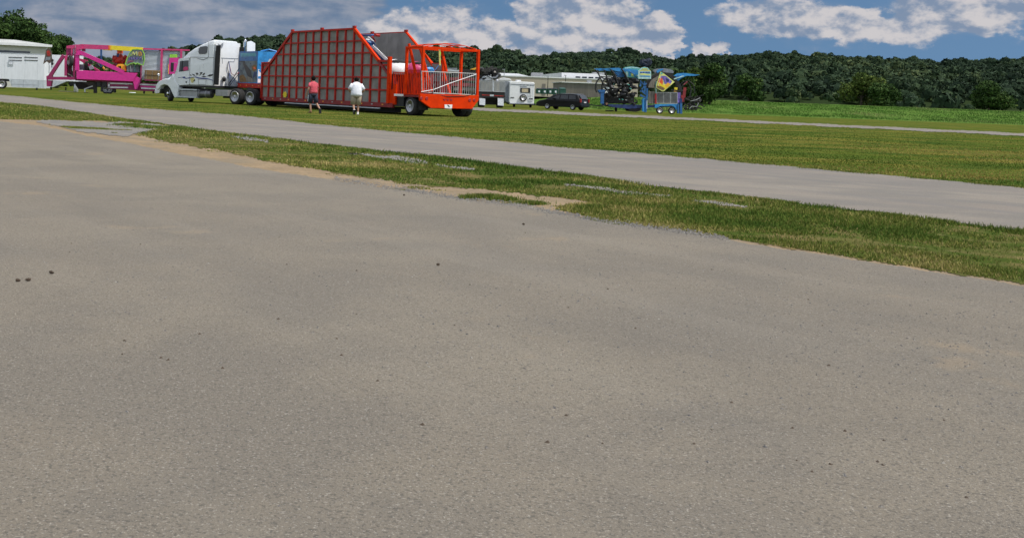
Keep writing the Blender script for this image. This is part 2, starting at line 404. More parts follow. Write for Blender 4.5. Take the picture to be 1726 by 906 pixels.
soil_mat('path_asphalt', [(.200, .175, .150), (.228, .202, .168), (.172, .157, .138)],
         [((.3, 1, 1), .4, .65, .4), ((.5, 1, 1), .42, .62, .9)], bump=.4, bscale=60, rough=.85,
         speck=[(50, .56, .68, (.12, .115, .11), .6), (70, .6, .7, (.40, .38, .34), .6)], fn=path_marks)
soil_mat('dirt', [(.245, .180, .110), (.21, .17, .118), (.28, .205, .125)], [((.6, 1, 1), .4, .65, .6), ((1, 1, 1), .45, .62, 1.7)], bump=.5, bscale=40,
         speck=[(70, .58, .68, (.15, .12, .085), .6), (45, .62, .7, (.42, .38, .32), .5), (9, .56, .70, (.13, .11, .06), .6), (3.5, .52, .7, (.17, .135, .09), .6)])
soil_mat('gravel', [(.20, .185, .165), (.165, .158, .148), (.235, .212, .18)], [((.6, 1, 1), .4, .65, .6), ((1, 1, 1), .45, .62, 1.7)], bump=.9, bscale=50,
         speck=[(42, .52, .62, (.11, .11, .115), .75), (55, .58, .66, (.40, .38, .34), .7)])
soil_mat('bank_grass', [(.075, .15, .026), (.11, .17, .04), (.045, .09, .02)], [((1, 1, 1), .4, .6, .3), ((1, 1, 1), .5, .65, 1.1)], bump=.6, bscale=3)
soil_mat('hill_floor', [(.022, .035, .014), (.03, .045, .018)], [((1, 1, 1), .4, .6, .05)], bump=0)

def sheet(name, pts, z, m, kind='structure'):
    me = bpy.data.meshes.new(name); me.from_pydata([(x, y, z) for x, y in pts], [], [tuple(range(len(pts)))])
    me.validate(); me.materials.append(MATS[m])
    if me.polygons[0].normal.z < 0: me.flip_normals()
    o = bpy.data.objects.new(name, me); col.objects.link(o); tag(o, kind=kind); return o
def rag(pxs, amp=1.0, step=4., seed=1):         # an outline with the raggedness of a worn edge
    r = random.Random(seed); out = []; ph = [r.uniform(0, 6) for _ in range(6)]
    s_ = 0
    for (x0, y0), (x1, y1) in zip(pxs[:-1], pxs[1:]):
        L = math.hypot(x1 - x0, y1 - y0); n = max(1, int(L / step))
        for k in range(n):
            t = k / n; s_ += L / n
            j = amp * (.6 * math.sin(s_ / 23 + ph[0]) + .5 * math.sin(s_ / 9.1 + ph[1]) + .8 * r.uniform(-1, 1))
            out.append((x0 + (x1 - x0) * t, y0 + (y1 - y0) * t + j))
    out.append(pxs[-1]); return out
# ---- ground sheet
sheet('ground', [(-1000, -100), (1500, -100), (1500, 1300), (-1000, 1300)], 0, 'lawn')
LOT_TOP = [(-700, 150), (-300, 180), (0, 205), (70, 214), (139, 229), (209, 242), (278, 256), (348, 270), (400, 280.5), (493, 296), (585, 310), (678, 324), (794, 342), (873, 351), (946, 365), (1019, 379), (1091, 389), (1164, 399), (1200, 405), (1726, 487), (2300, 577)]
PATH_TOP = [(-700, 140.5), (-300, 146), (0, 159.7), (93, 169), (185, 178), (278, 185.5), (400, 194.5), (516, 208), (632, 219.5), (800, 234.6), (946, 249), (1091, 260), (1200, 270), (1726, 318), (2300, 371)]
PATH_BOT = [(-700, 148), (-300, 156), (0, 173), (70, 179.5), (139, 190), (209, 201), (266, 208.5), (313, 215), (400, 227), (493, 237.5), (585, 249.5), (701, 261), (800, 272.3), (897, 287), (994, 299), (1091, 313.6), (1200, 327), (1726, 392), (2300, 463)]
lt = [G(*p) for p in rag(LOT_TOP, .9, 3.5, 3)]
sheet('parking_lot', lt + [(70, 0), (70, -60), (-90, -60), (-90, 20)], .020, 'lot_asphalt')
sheet('path', [G(*p) for p in rag(PATH_TOP, .5, 4, 5)] + [G(*p) for p in rag(PATH_BOT, .6, 4, 6)][::-1], .016, 'path_asphalt')
sheet('dirt_verge', [G(*p) for p in PATH_BOT] + [G(x, y + 3) for x, y in LOT_TOP][::-1], .004, 'dirt')
# turf in the verge
WEDGE = [(-700, 148), (-300, 156), (0, 172.5), (70, 179), (139, 189.6), (209, 200.6), (266, 208), (290, 212.3), (250, 208.8), (205, 205), (130, 203.3), (60, 202.6), (0, 201.5), (-300, 176), (-700, 149)]
STRIP = [(222, 227), (250, 221), (262, 219), (290, 212.6), (313, 215), (400, 227), (493, 237.5), (585, 249.5), (701, 261), (800, 272.3), (897, 287), (994, 299), (1091, 313.6), (1200, 327), (1726, 392), (2300, 463),
         (2300, 568), (1726, 480), (1189, 397.0), (1091, 385.0), (1019, 374.5), (975, 362.8), (935, 352.8), (960, 345.8), (1000, 343.5), (970, 337.8), (873, 325.8), (800, 318.8), (771, 316.8), (678, 309.8), (585, 294.8), (493, 279.8), (435, 268.3), (371, 254.8), (301, 241.8), (250, 232.8)]
def close_rag(p, a, st, seed): return rag(p + [p[0]], a, st, seed)[:-1]
sheet('verge_turf', [G(*p) for p in close_rag(STRIP, 2.0, 3, 21)], .008, 'turf')
sheet('verge_turf_far', [G(*p) for p in close_rag(WEDGE, .4, 3, 22)], .008, 'turf')
GR = [[(60, 203.5), (130, 204.6), (205, 206.5), (250, 210), (292, 213), (262, 218.5), (228, 226.5), (215, 233), (150, 224), (100, 214), (62, 207)]]
GR += [[(386, 228), (420, 231), (452, 236.5), (452, 240), (424, 238.5), (392, 233)], [(585, 257.5), (640, 263), (700, 268), (722, 273), (720, 279), (690, 275), (640, 267.5), (590, 260.5)], [(728, 277), (800, 286), (800, 288), (735, 281)],
       [(950, 311.5), (1010, 316), (1060, 322.5), (1135, 332), (1130, 334.5), (1085, 329.5), (1050, 328.5), (1000, 320), (955, 314)], [(1165, 339), (1200, 341), (1260, 348), (1255, 351), (1200, 345), (1170, 342.5)]]
for i, g in enumerate(GR):
    sheet('gravel_patch', [G(*p) for p in close_rag(g, 1.5, 1.6, 30 + i)], .012, 'gravel')
# pale gravel edge along the lot
sheet('gravel_edge', [G(x, y - 3.2 + 1.5 * math.sin(x / 30)) for x, y in rag([p for p in LOT_TOP if 600 < p[0] < 1200], .8, 3, 41)] + [G(x, y + 1) for x, y in LOT_TOP if 600 < x < 1200][::-1], .0122, 'gravel')
# far service road
FR_T = [(720, 178.6), (804, 181.9), (980, 190.3), (1200, 200.4), (1726, 225), (2300, 251)]; FR_B = [(720, 183), (804, 186.3), (980, 194.4), (1200, 204.2), (1726, 229.5), (2300, 258)]
sheet('service_road', [G(*p) for p in rag(FR_T, .5, 3, 8)] + [G(*p) for p in rag(FR_B, .6, 3, 9)][::-1], .016, 'path_asphalt')

# ---- grass blades
def inpoly(x, y, poly):
    c = np.zeros(len(x), bool); n = len(poly)
    for i in range(n):
        x0, y0 = poly[i]; x1, y1 = poly[(i + 1) % n]
        if y0 == y1: continue
        k = ((y0 > y) != (y1 > y)) & (x < (x1 - x0) * (y - y0) / (y1 - y0) + x0); c ^= k
    return c
def to_ground(x, y):
    dx, dy = x - 600, y - 156; a = (dx * cr + dy * sr) / FPX; b = (-dx * sr + dy * cr) / FPX; Y = H / b; return a * Y, Y
def blade_mat(name, c0, c1, c2, c3):
    m = bpy.data.materials.new(name); m.use_nodes = True; t = NT(m.node_tree); p = t.n['Principled BSDF']
    a = t.node('ShaderNodeAttribute'); a.attribute_name = 'tint'; r = t.node('ShaderNodeValToRGB')
    e = r.color_ramp.elements; e[0].position = 0; e[0].color = (*c0, 1); e[1].position = 1; e[1].color = (*c3, 1)
    q = e.new(.4); q.color = (*c1, 1); q = e.new(.72); q.color = (*c2, 1)
    t.put(r.inputs[0], a.outputs['Fac']); t.put(p.inputs['Base Color'], r.outputs[0]); p.inputs['Roughness'].default_value = .85; p.inputs['Specular IOR Level'].default_value = .06
    MATS[name] = m
blade_mat('verge_blades', (.040, .085, .013), (.085, .135, .022), (.18, .185, .042), (.40, .32, .13))
blade_mat('lawn_blades', (.028, .070, .010), (.076, .118, .016), (.165, .160, .032), (.34, .24, .08))
blade_mat('weed_blades', (.05, .12, .018), (.085, .17, .03), (.13, .20, .05), (.2, .2, .08))
def blades(name, X, Y, Z, h, wd, tint, m):
    n = len(X); th = rng.uniform(0, 2 * np.pi, n); ln = rng.uniform(0, 1, n) * h * .9; la = rng.uniform(0, 2 * np.pi, n)
    v = np.zeros((n, 3, 3), np.float32)
    v[:, 0] = np.c_[X - np.cos(th) * wd / 2, Y - np.sin(th) * wd / 2, Z]; v[:, 1] = np.c_[X + np.cos(th) * wd / 2, Y + np.sin(th) * wd / 2, Z]
    v[:, 2] = np.c_[X + np.cos(la) * ln, Y + np.sin(la) * ln, Z + h]
    me = bpy.data.meshes.new(name); me.vertices.add(3 * n); me.loops.add(3 * n); me.polygons.add(n)
    me.vertices.foreach_set('co', v.ravel()); me.loops.foreach_set('vertex_index', np.arange(3 * n, dtype=np.int32))
    me.polygons.foreach_set('loop_start', np.arange(0, 3 * n, 3, dtype=np.int32)); me.update()
    at = me.attributes.new('tint', 'FLOAT', 'FACE'); at.data.foreach_set('value', np.clip(tint, 0, 1).astype(np.float32))
    me.materials.append(MATS[m]); o = bpy.data.objects.new(name, me); col.objects.link(o); tag(o, kind='stuff'); return o
def scatter(poly, n, x0, x1, y0, y1, holes=()):
    x = rng.uniform(x0, x1, n); y = rng.uniform(y0, y1, n); k = inpoly(x, y, poly)
    for h in holes: k &= ~inpoly(x, y, h)
    return x[k], y[k]
x, y = scatter(STRIP, 900000, 215, 1760, 205, 500)
ingr = np.zeros(len(x), bool)
for g_ in GR: ingr |= inpoly(x, y, g_)
kk = ~ingr | (rng.random(len(x)) < .32); x, y = x[kk], y[kk]
X, Y = to_ground(x, y)
low_ = np.interp(x, [p[0] for p in LOT_TOP], [p[1] for p in LOT_TOP]); dl = np.clip((low_ - y) / 30., 0, 1)
pn = (vnoise(X, Y, .8, 3) * .5 + vnoise(X, Y, .3, 4) * .3 + vnoise(X, Y, 2.6, 5) * .5) * (.72 + .38 * dl)
keep = rng.random(len(X)) < np.clip((pn - .36) * 2.6, .05, .8); X, Y, pn = X[keep], Y[keep], pn[keep]
lush = np.clip(vnoise(X, Y, 1.9, 9) * .7 + vnoise(X, Y, .45, 10) * .55 - .1, 0, 1)
edge = np.interp(x[keep], [p[0] for p in PATH_BOT], [p[1] for p in PATH_BOT]); nearpath = np.exp(-np.maximum(0, y[keep] - edge) / 9.)
hh = (.012 + .020 * pn + .022 * nearpath) * rng.uniform(.5, 1.3, len(X)); wd = np.clip(Y * .0011, .006, .03)
blades('verge_grass', X, Y, np.full(len(X), .006), hh, wd, .98 - .88 * lush - .30 * nearpath + rng.normal(0, .18, len(X)), 'verge_blades')
x, y = scatter(WEDGE, 120000, -200, 300, 150, 215); X, Y = to_ground(x, y)
blades('verge_grass', X, Y, np.full(len(X), .006), rng.uniform(.02, .05, len(X)), np.clip(Y * .001, .01, .04), .35 + .35 * vnoise(X, Y, 2, 8) + rng.normal(0, .2, len(X)), 'verge_blades')
LAWN = [(-150, 156), (300, 172), (800, 184), (804, 186.5), (980, 194.6), (1200, 204.4), (1760, 231)] + [p for p in PATH_TOP[::-1] if p[0] < 2000] + [(-150, 152)]
x, y = scatter(LAWN, 240000, -150, 1760, 150, 325); X, Y = to_ground(x, y)
hh = .010 + .022 * vnoise(X, Y, 1.5, 12) * rng.uniform(.4, 1.2, len(X))
blades('lawn_grass', X, Y, np.full(len(X), .0), hh, np.clip(Y * .0009, .01, .06), 1.5 * (vnoise(X * .2, Y, .8, 14) * .4 + vnoise(X * .35, Y, 3.2, 15) * .6) - .30 + rng.normal(0, .15, len(X)), 'lawn_blades')
x, y = scatter(GR[0], 60000, 55, 300, 200, 236); X, Y = to_ground(x, y); kk = (vnoise(X * .25, Y, .9, 51) * .7 + vnoise(X, Y, .5, 52) * .3) > .76; X, Y = X[kk], Y[kk]
blades('verge_grass', X, Y, np.full(len(X), .012), rng.uniform(.01, .03, len(X)), np.clip(Y * .0009, .01, .03), .55 + rng.normal(0, .22, len(X)), 'verge_blades')
x = rng.uniform(260, 1250, 60000); y = np.interp(x, [p[0] for p in LOT_TOP], [p[1] for p in LOT_TOP]) - rng.exponential(6, len(x)); X, Y = to_ground(x, y); kk = (vnoise(X, Y, .7, 53) * .6 + vnoise(X, Y, .25, 54) * .4) > .72; X, Y = X[kk], Y[kk]
blades('verge_grass', X, Y, np.full(len(X), .006), rng.uniform(.006, .022, len(X)), np.clip(Y * .0009, .006, .03), .62 + rng.normal(0, .22, len(X)), 'verge_blades')
for PL, sg_, nn in ((PATH_TOP, -1, 26000), (PATH_BOT, 1, 26000)):
    x = rng.uniform(-100, 1740, nn); y = np.interp(x, [p[0] for p in PL], [p[1] for p in PL]) + sg_ * rng.normal(.3, .9, nn); X, Y = to_ground(x, y); kk = vnoise(X, Y, .6, 71) * .6 + vnoise(X, Y, .2, 72) * .4 > .52; X, Y = X[kk], Y[kk]
    blades('verge_grass', X, Y, np.full(len(X), .010), rng.uniform(.008, .03, len(X)), np.clip(Y * .0009, .006, .04), .55 + rng.normal(0, .25, len(X)), 'verge_blades')
# tufts and clover running over the bare edge
tu = [(rng.normal(cx, s_, 900), rng.normal(cy, 1.0, 900)) for cx, cy, s_ in ((815, 333, 16), (790, 336, 8), (850, 338, 12), (890, 345, 14), (240, 214, 14), (215, 211, 12), (262, 216, 12), (300, 219, 12), (1000, 352, 12))]
x = np.concatenate([a for a, b in tu]); y = np.concatenate([b for a, b in tu]); X, Y = to_ground(x, y)
blades('verge_grass', X, Y, np.full(len(X), .006), rng.uniform(.015, .05, len(X)), np.clip(Y * .001, .006, .03), .4 + rng.normal(0, .25, len(X)), 'verge_blades')
# grains and small debris on the lot
def pebbles(name, x, y, s_, m, z):
    X, Y = to_ground(x, y); mb = MB()
    for i in range(len(X)):
        r_ = s_[i]; a = random.uniform(0, 6.3); q = [(math.cos(a + k * 1.5708) * r_ * random.uniform(.7, 1.2), math.sin(a + k * 1.5708) * r_ * random.uniform(.7, 1.2)) for k in range(4)]
        mb.add([(X[i] + u, Y[i] + v_, z) for u, v_ in q] + [(X[i] + random.uniform(-.3, .3) * r_, Y[i], z + r_ * .7)], [(0, 1, 4), (1, 2, 4), (2, 3, 4), (3, 0, 4)])
    o = mb.build(name, m); tag(o, kind='stuff'); return o
n = 2600; x = rng.uniform(0, 1726, n); y = np.interp(x, [p[0] for p in LOT_TOP], [p[1] for p in LOT_TOP]) + np.abs(rng.normal(0, 90, n)) + rng.exponential(60, n)
pebbles('loose_gravel', x, y, rng.uniform(.003, .009, n), 'gravel', .020)
n = 2600; x = rng.uniform(560, 1230, n); y = np.interp(x, [p[0] for p in LOT_TOP], [p[1] for p in LOT_TOP]) - 2 + rng.normal(0, 2.6, n)
pebbles('loose_gravel', x, y, rng.uniform(.006, .016, n), 'gravel', .018)
n = 60; x = rng.uniform(0, 1726, n); y = np.interp(x, [p[0] for p in LOT_TOP], [p[1] for p in LOT_TOP]) + rng.uniform(8, 400, n)
pebbles('dead_leaf_litter', x, y, rng.uniform(.004, .010, n), 'rusty_leaf', .020)
for (qx, qy, s_) in ((86, 467, .018), (47, 480, .016), (30, 481, .013), (738, 453, .012), (882, 383, .012), (681, 333, .012)):
    X0, Y0 = G(qx, qy); o = MB().ell((0, 0, .008), (s_, s_ * .45, .008), 8, 4, .25).build('stick_debris', 'rusty_leaf', None, loc=(X0, Y0, .02))
    o.rotation_euler.z = random.uniform(-.5, .5); tag(o, {86: 'dark curled leaf alone near the lower left of the lot', 47: 'broad dark leaf at the lower left edge of the lot', 30: 'smaller dark leaf beside the broad one at the lot corner', 738: 'small dark stone lying alone in the middle of the lot', 882: 'tiny dark stone on the lot just below the dirt verge', 681: 'dark pebble on the lot edge below the grass strip'}[qx], 'stone' if qx > 600 else 'leaf')

# ---- grassy bank and the wooded hills
xs = [30, 36, 44, 60, 100, 160, 260, 500, 900]; ys = [(139, 0), (145, .25), (155, 1.0), (168, 1.75), (180, 2.0), (420, 2.0), (700, 2.0)]
mb = MB(); nX = len(xs)
v = [(X_, Y_ , (-.02 if i == 0 else z_ * min(1, i / 2.)) + (.004 if z_ == 0 and i else 0)) for (Y_, z_) in ys for i, X_ in enumerate(xs)]
f = [(j * nX + i, j * nX + i + 1, (j + 1) * nX + i + 1, (j + 1) * nX + i) for j in range(len(ys) - 1) for i in range(nX - 1)]
tag(mb.add(v, f).build('grass_bank', 'bank_grass', smooth=True), kind='structure')
n = 60000; X = rng.uniform(32, 130, n); Y = rng.uniform(140, 172, n); Z = np.interp(Y, [a for a, b in ys], [b for a, b in ys])
Z = Z * np.clip((X - 28) / 14, 0, 1); hh = rng.uniform(.08, .50, n) * (.1 + 1.1 * vnoise(X, Y, 3.2, 31)) * np.where(X > 45, .6, 1.)
blades('weeds', X, Y, Z, hh, np.full(n, .10), -.1 + 1.1 * vnoise(X, Y, 6, 33) + rng.normal(0, .15, n), 'weed_blades')

SKYL = [(-900, 100), (-300, 96), (0, 98), (120, 98), (160, 97), (200, 98), (245, 93), (276, 82), (301, 81), (327, 74), (346, 71), (379, 62), (410, 65), (449, 56), (487, 58), (560, 53), (640, 63), (718, 77), (756, 77), (815, 81), (871, 86), (900, 91), (916, 90.5), (947, 85.6), (982, 85), (1052, 84), (1087, 88), (1128, 95), (1170, 94), (1200, 92), (1300, 86), (1450, 93), (1600, 100), (1726, 96), (1900, 90), (2300, 110)]
def ridge(a_):      # elevation slope of the ridge for a direction X/Y
    xs_ = []; zs = []
    for p in SKYL: a, b = ray(*p); xs_.append(a); zs.append(b)
    return np.interp(a_, xs_, zs)
D0, D1 = 430., 900.
def hill_z(a_, Yv):
    t = np.clip((Yv - D0) / (D1 - D0), 0, 1); t = t ** .8
    return (ridge(a_) * D1 - 7.) * t + 1.5 * (1 - t)
na, nd = 120, 13; A = np.linspace(-.75, 1.15, na); DD = np.r_[np.linspace(D0 - 10, D1, 11), 1000, 1250]
v = []
for d in DD:
    hz = hill_z(A, np.full(na, min(d, D1))) - (max(0, d - D1) * .02)
    v += [(a * d, d, -1.5 if d == DD[0] else max(-1, h)) for a, h in zip(A, hz)]
f = [(j * na + i, j * na + i + 1, (j + 1) * na + i + 1, (j + 1) * na + i) for j in range(nd - 1) for i in range(na - 1)]
tag(MB().add(v, f).build('hills', 'hill_floor', smooth=True), kind='structure')
def foliage_mat(name, c0, c1, c2, c3):
    m = bpy.data.materials.new(name); m.use_nodes = True; t = NT(m.node_tree); p = t.n['Principled BSDF']
    a = t.node('ShaderNodeAttribute'); a.attribute_name = 'tint'; r = t.node('ShaderNodeValToRGB'); e = r.color_ramp.elements
    e[0].color = (*c0, 1); e[1].color = (*c3, 1); q = e.new(.4); q.color = (*c1, 1); q = e.new(.7); q.color = (*c2, 1)
    t.put(r.inputs[0], a.outputs['Fac']); t.put(p.inputs['Base Color'], r.outputs[0]); p.inputs['Roughness'].default_value = .8; p.inputs['Specular IOR Level'].default_value = .15
    MATS[name] = m
foliage_mat('forest', (.015, .030, .016), (.024, .046, .021), (.040, .066, .026), (.085, .105, .038))
foliage_mat('leaves', (.018, .042, .010), (.034, .070, .014), (.060, .105, .022), (.12, .15, .035))
foliage_mat('leaves_light', (.035, .065, .012), (.065, .10, .018), (.11, .14, .028), (.20, .20, .05))
def big_mesh(name, V, F, tint, m, parent=None):       # V (n,3), F (k,s)
    me = bpy.data.meshes.new(name); k, s_ = F.shape; me.vertices.add(len(V)); me.loops.add(k * s_); me.polygons.add(k)
    me.vertices.foreach_set('co', V.astype(np.float32).ravel()); me.loops.foreach_set('vertex_index', F.astype(np.int32).ravel())
    me.polygons.foreach_set('loop_start', np.arange(0, k * s_, s_, dtype=np.int32)); me.update()
    at = me.attributes.new('tint', 'FLOAT', 'FACE'); at.data.foreach_set('value', np.clip(tint, 0, 1).astype(np.float32))
    me.materials.append(MATS[m]); o = bpy.data.objects.new(name, me); col.objects.link(o)
    if parent: o.parent = parent
    return o
# a crown seen from far away: leaf clumps through an uneven ball
def crown_template(n):
    d = rng.normal(size=(n, 3)); d /= np.linalg.norm(d, axis=1)[:, None]; d[:, 2] = np.abs(d[:, 2]) * 1.05 - .35
    lob = rng.normal(size=(7, 3)); lob /= np.linalg.norm(lob, axis=1)[:, None]
    r = .72 + .3 * np.clip((d @ lob.T).max(1), 0, 1) ** 3 + rng.normal(0, .05, n)
    c = d * r[:, None]; t1 = rng.normal(size=(n, 3)); t1 -= .75 * (t1 * d).sum(1)[:, None] * d; t1 /= np.linalg.norm(t1, axis=1)[:, None]
    t2 = np.cross(d, t1) + rng.normal(0, .35, (n, 3)); s_ = rng.uniform(.13, .27, n)[:, None]
    return np.stack([c - t1 * s_ - t2 * s_, c + t1 * s_ - t2 * s_ * .6, c + t1 * s_ * .7 + t2 * s_, c - t1 * s_ * .8 + t2 * s_ * .9], 1)
TMP = [crown_template(110) for _ in range(8)]
def forest(name, AX, YY, ZZ, RR, TT, m):
    Vs = []; Ts = []
    for i in range(len(AX)):
        q = TMP[i % 8]; a = random.uniform(0, 6.28); c, s_ = math.cos(a), math.sin(a)
        rot = np.stack([q[..., 0] * c - q[..., 1] * s_, q[..., 0] * s_ + q[..., 1] * c, q[..., 2] * random.uniform(.8, 1.25)], -1)
        Vs.append(rot * RR[i] + np.array([AX[i], YY[i], ZZ[i]])); Ts.append(np.full(len(q), TT[i]) + rng.normal(0, .12, len(q)))
    V = np.concatenate(Vs).reshape(-1, 3); F = np.arange(len(V)).reshape(-1, 4)
    o = big_mesh(name, V, F, np.concatenate(Ts), m); tag(o, kind='stuff'); return o
n = 9500; a_ = rng.uniform(-.42, .72, n); t_ = rng.random(n) ** .7; Yh = D0 + (D1 - D0) * t_ + rng.uniform(-10, 10, n)
nr = 620; a_ = np.r_[a_, rng.uniform(-.42, .72, nr)]; Yh = np.r_[Yh, rng.uniform(D1 - 30, D1 + 25, nr)]
zh = hill_z(a_, np.minimum(Yh, D1)); Rr = 2.0 + 3.4 * rng.random(len(a_)) ** 1.5
tt = .40 + .5 * (vnoise(a_ * Yh, Yh, 60, 41) - .5) + rng.normal(0, .12, len(a_))
forest('wooded_hillside', a_ * Yh, Yh, zh + Rr * .5 + rng.exponential(.9, len(a_)), Rr, tt, 'forest')

def tree(name, label, X0, Y0, h, r, seed, m='leaves', zb=0., nl=9, nleaf=9000, leaf=.26, tint=.4, group=None, low=.25, cat='tree'):
    rg = np.random.default_rng(seed); rd = random.Random(seed)
    root = thing(name, label, cat, (X0, Y0, zb), 0, group)
    lobes = []
    for i in range(nl):
        a = rd.uniform(0, 6.28); q = rd.uniform(.15, .72) ; zc = h * rd.uniform(low + .12, .82)
        w_ = math.sqrt(max(.15, 1 - ((zc / h - .5) / .55) ** 2))
        lobes.append((math.cos(a) * r * q * w_, math.sin(a) * r * q * w_, zc, r * rd.uniform(.34, .52)))
    lobes.append((0, 0, h - r * .42, r * .42))
    tr = MB().tube([(0, 0, -.1), (.05, 0, h * .2), (-.05, .05, h * .45), (0, 0, h * .7)], [h * .035, h * .028, h * .02, h * .008], 10)
    tr.build('trunk', 'bark', root, smooth=True)
    for L in lobes[:6]:
        MB().tube([(0, 0, h * .28), (L[0] * .5, L[1] * .5, (h * .28 + L[2]) / 2), (L[0] * .9, L[1] * .9, L[2])], [h * .013, h * .008, h * .003], 6).build('limb', 'bark', root)
    P = []; N = []
    wts = np.array([L[3] ** 2 for L in lobes]); wts /= wts.sum(); pick = rg.choice(len(lobes), nleaf, p=wts)
    LL = np.array(lobes)[pick]; d = rg.normal(size=(nleaf, 3)); d /= np.linalg.norm(d, axis=1)[:, None]
    bump = .82 + .22 * np.sin(d[:, 0] * 5 + LL[:, 0]) * np.sin(d[:, 1] * 6 + 1) + .14 * np.sin(d[:, 2] * 9 + LL[:, 1] * 3)
    rr = LL[:, 3] * bump * rg.uniform(.6, 1.08, nleaf) ** .5
    c = LL[:, :3] + d * rr[:, None] * np.array([1, 1, .85])
    c[:, 2] = np.maximum(c[:, 2], h * low * rg.uniform(.7, 1.1, nleaf))
    t1 = rg.normal(size=(nleaf, 3)); t1 /= np.linalg.norm(t1, axis=1)[:, None]; t2 = np.cross(t1, d + rg.normal(0, .5, (nleaf, 3))); t2 /= np.linalg.norm(t2, axis=1)[:, None] + 1e-6
    s_ = (leaf * rg.uniform(.5, 1.25, nleaf))[:, None]
    V = np.stack([c - t1 * s_, c - t2 * s_ * .6, c + t1 * s_, c + t2 * s_ * .6], 1).reshape(-1, 3)
    tn = tint + .25 * (np.sin(LL[:, 0] * 3.1 + LL[:, 2]) * .5) + rg.normal(0, .16, nleaf)
    big_mesh('crown', V, np.arange(len(V)).reshape(-1, 4), tn, m, root)
    return root
def TX(px_, Y): return ray(px_, 150)[0] * Y
tree('broadleaf_tree', 'tallest dark green tree behind the cream building at the left edge', TX(12, 176), 176, 12.2, 6.8, 5, nleaf=26000, leaf=.26, nl=14, low=.15, tint=.30)
tree('broadleaf_tree', 'round dark green tree just left of the pink ride, lower than its neighbour', TX(95, 174), 174, 9.0, 4.2, 8, nleaf=14000, leaf=.24, nl=10, low=.12, tint=.30)
tree('broadleaf_tree', 'low dark tree filling in right beside the corner of the cream building', TX(78, 170), 170, 8.4, 4.0, 31, nleaf=12000, leaf=.26, nl=9, low=.10, tint=.32)
tree('broadleaf_tree', 'middle dark tree between the tallest one and the one by the pink ride', TX(62, 180), 180, 11.0, 5.6, 12, nleaf=14000, leaf=.24, nl=9, low=.15, tint=.33)
# trees at the foot of the hill beyond the far ride, and on to the right
rt_all = [(1146, 158, 5.0, 3.0, 'bushy dark tree directly behind the far blue ride'), (1172, 162, 5.6, 3.0, 'yellowish bushy tree right of the far blue ride'), (1196, 158, 6.2, 3.4, 'dense green tree at the end of the bank, second right of the blue ride'),
      (1232, 165, 5.4, 3.6, 'low spreading tree third right of the blue ride'), (1275, 160, 6.6, 3.6, 'tall green tree fourth right of the blue ride'), (1322, 168, 5.8, 4.0, 'wide dark tree fifth right of the blue ride'),
      (1372, 161, 5.0, 3.3, 'short tree sixth right of the blue ride'), (1420, 165, 6.8, 3.8, 'tall tree seventh right of the blue ride'), (1475, 160, 5.6, 3.7, 'rounded tree eighth right of the blue ride'),
      (1530, 166, 6.3, 3.9, 'full green tree ninth right of the blue ride'), (1590, 162, 5.3, 3.9, 'low tree second from the right edge of the frame'), (1650, 164, 6.5, 4.0, 'green tree rightmost but one along the bank'), (1712, 160, 5.9, 4.0, 'rightmost tree along the grassy bank')]
rt = [rt_all[i] for i in (0, 1, 2)] + [(1262, 190, 5.6, 3.2, 'low green tree standing alone right of the trees by the blue ride'), (1452, 215, 8.0, 4.8, 'tall rounded tree on the bank towards the right edge'), (1500, 210, 5.5, 4.2, 'low bushy tree beside the tall rounded one on the bank'), (1668, 200, 6.0, 4.0, 'lone tree nearest the right edge of the bank')]
for i, (qx, Y_, h, r, lb) in enumerate(rt):
    tree('bushy_tree', lb, TX(qx, Y_), Y_, h, r, 60 + i, 'leaves_light' if i in (1, 4) else 'leaves', 1.3, 9, 7000, .24, .34, 'trees along the foot of the hill', low=.04)
for i, (qx, Y_, h, r) in enumerate([(848, 186, 3.4, 2.4), (870, 190, 3.2, 2.6)]):
    pass

# ---- buildings
def bldg(name, label, X0, Y0): return thing(name, label, 'building', (X0, Y0, 0))
Yb = 215; b0 = ray(838, 150)[0] * Yb; b1 = ray(1075, 150)[0] * Yb
wt = W(900, 130.6, Yb)[2]; wh = bldg('warehouse', 'long low tan warehouse wall beyond the dumpsters', b0, Yb)
MB().box(0, b1 - b0, 0, 30, 1.6, wt).build('wall', 'tan_wall', wh)
MB().box(-.1, b1 - b0 + .1, -.12, 30.1, wt + .003, wt + .22).build('parapet_coping', 'roof_white', wh)
for xx in (9, 17):
    MB().box(xx, xx + .7, -.06, -.003, 1.9, 4.2).build('door', 'brown_wall', wh)
for (xa, xb, yt, yb, Yq, lb) in ((841, 893, 124.0, 129.2, 244, 'white flat-roofed hall behind the tan warehouse, left one'), (946, 1040, 124.2, 131, 246, 'white flat-roofed hall behind the tan warehouse, right one')):
    A0 = ray(xa, 150)[0] * Yq; A1 = ray(xb, 150)[0] * Yq; zt = W((xa + xb) / 2, yt, Yq)[2]
    g = bldg('white_hall', lb, A0, Yq); 
    MB().slab([(0, 0, 1.9), (A1 - A0, 0, 1.9), (A1 - A0, 0, zt - .55), ((A1 - A0) * .6, 0, zt), (0, 0, zt)], (0, 25, 0)).build('wall', 'roof_white', g)
    for k in range(4): MB().box(3.2 + k * 1.5, 4.3 + k * 1.5, -.05, -.003, zt - 1.15, zt - .75).build('window', 'glass_dark', g)
    MB().box(8, 10.5, 3, 5, zt - .6, zt + .45).build('roof_unit', 'steel_grey', g)
Yb = 188; b0 = ray(948, 150)[0] * Yb; b1 = ray(1034, 150)[0] * Yb; zt = W(980, 140.3, Yb)[2]
g = bldg('storage_shed', 'brown ribbed metal shed in front of the tan warehouse', b0, Yb)
MB().box(0, b1 - b0, 0, 9, 1.7, zt).build('wall', 'brown_wall', g)
rb = MB()
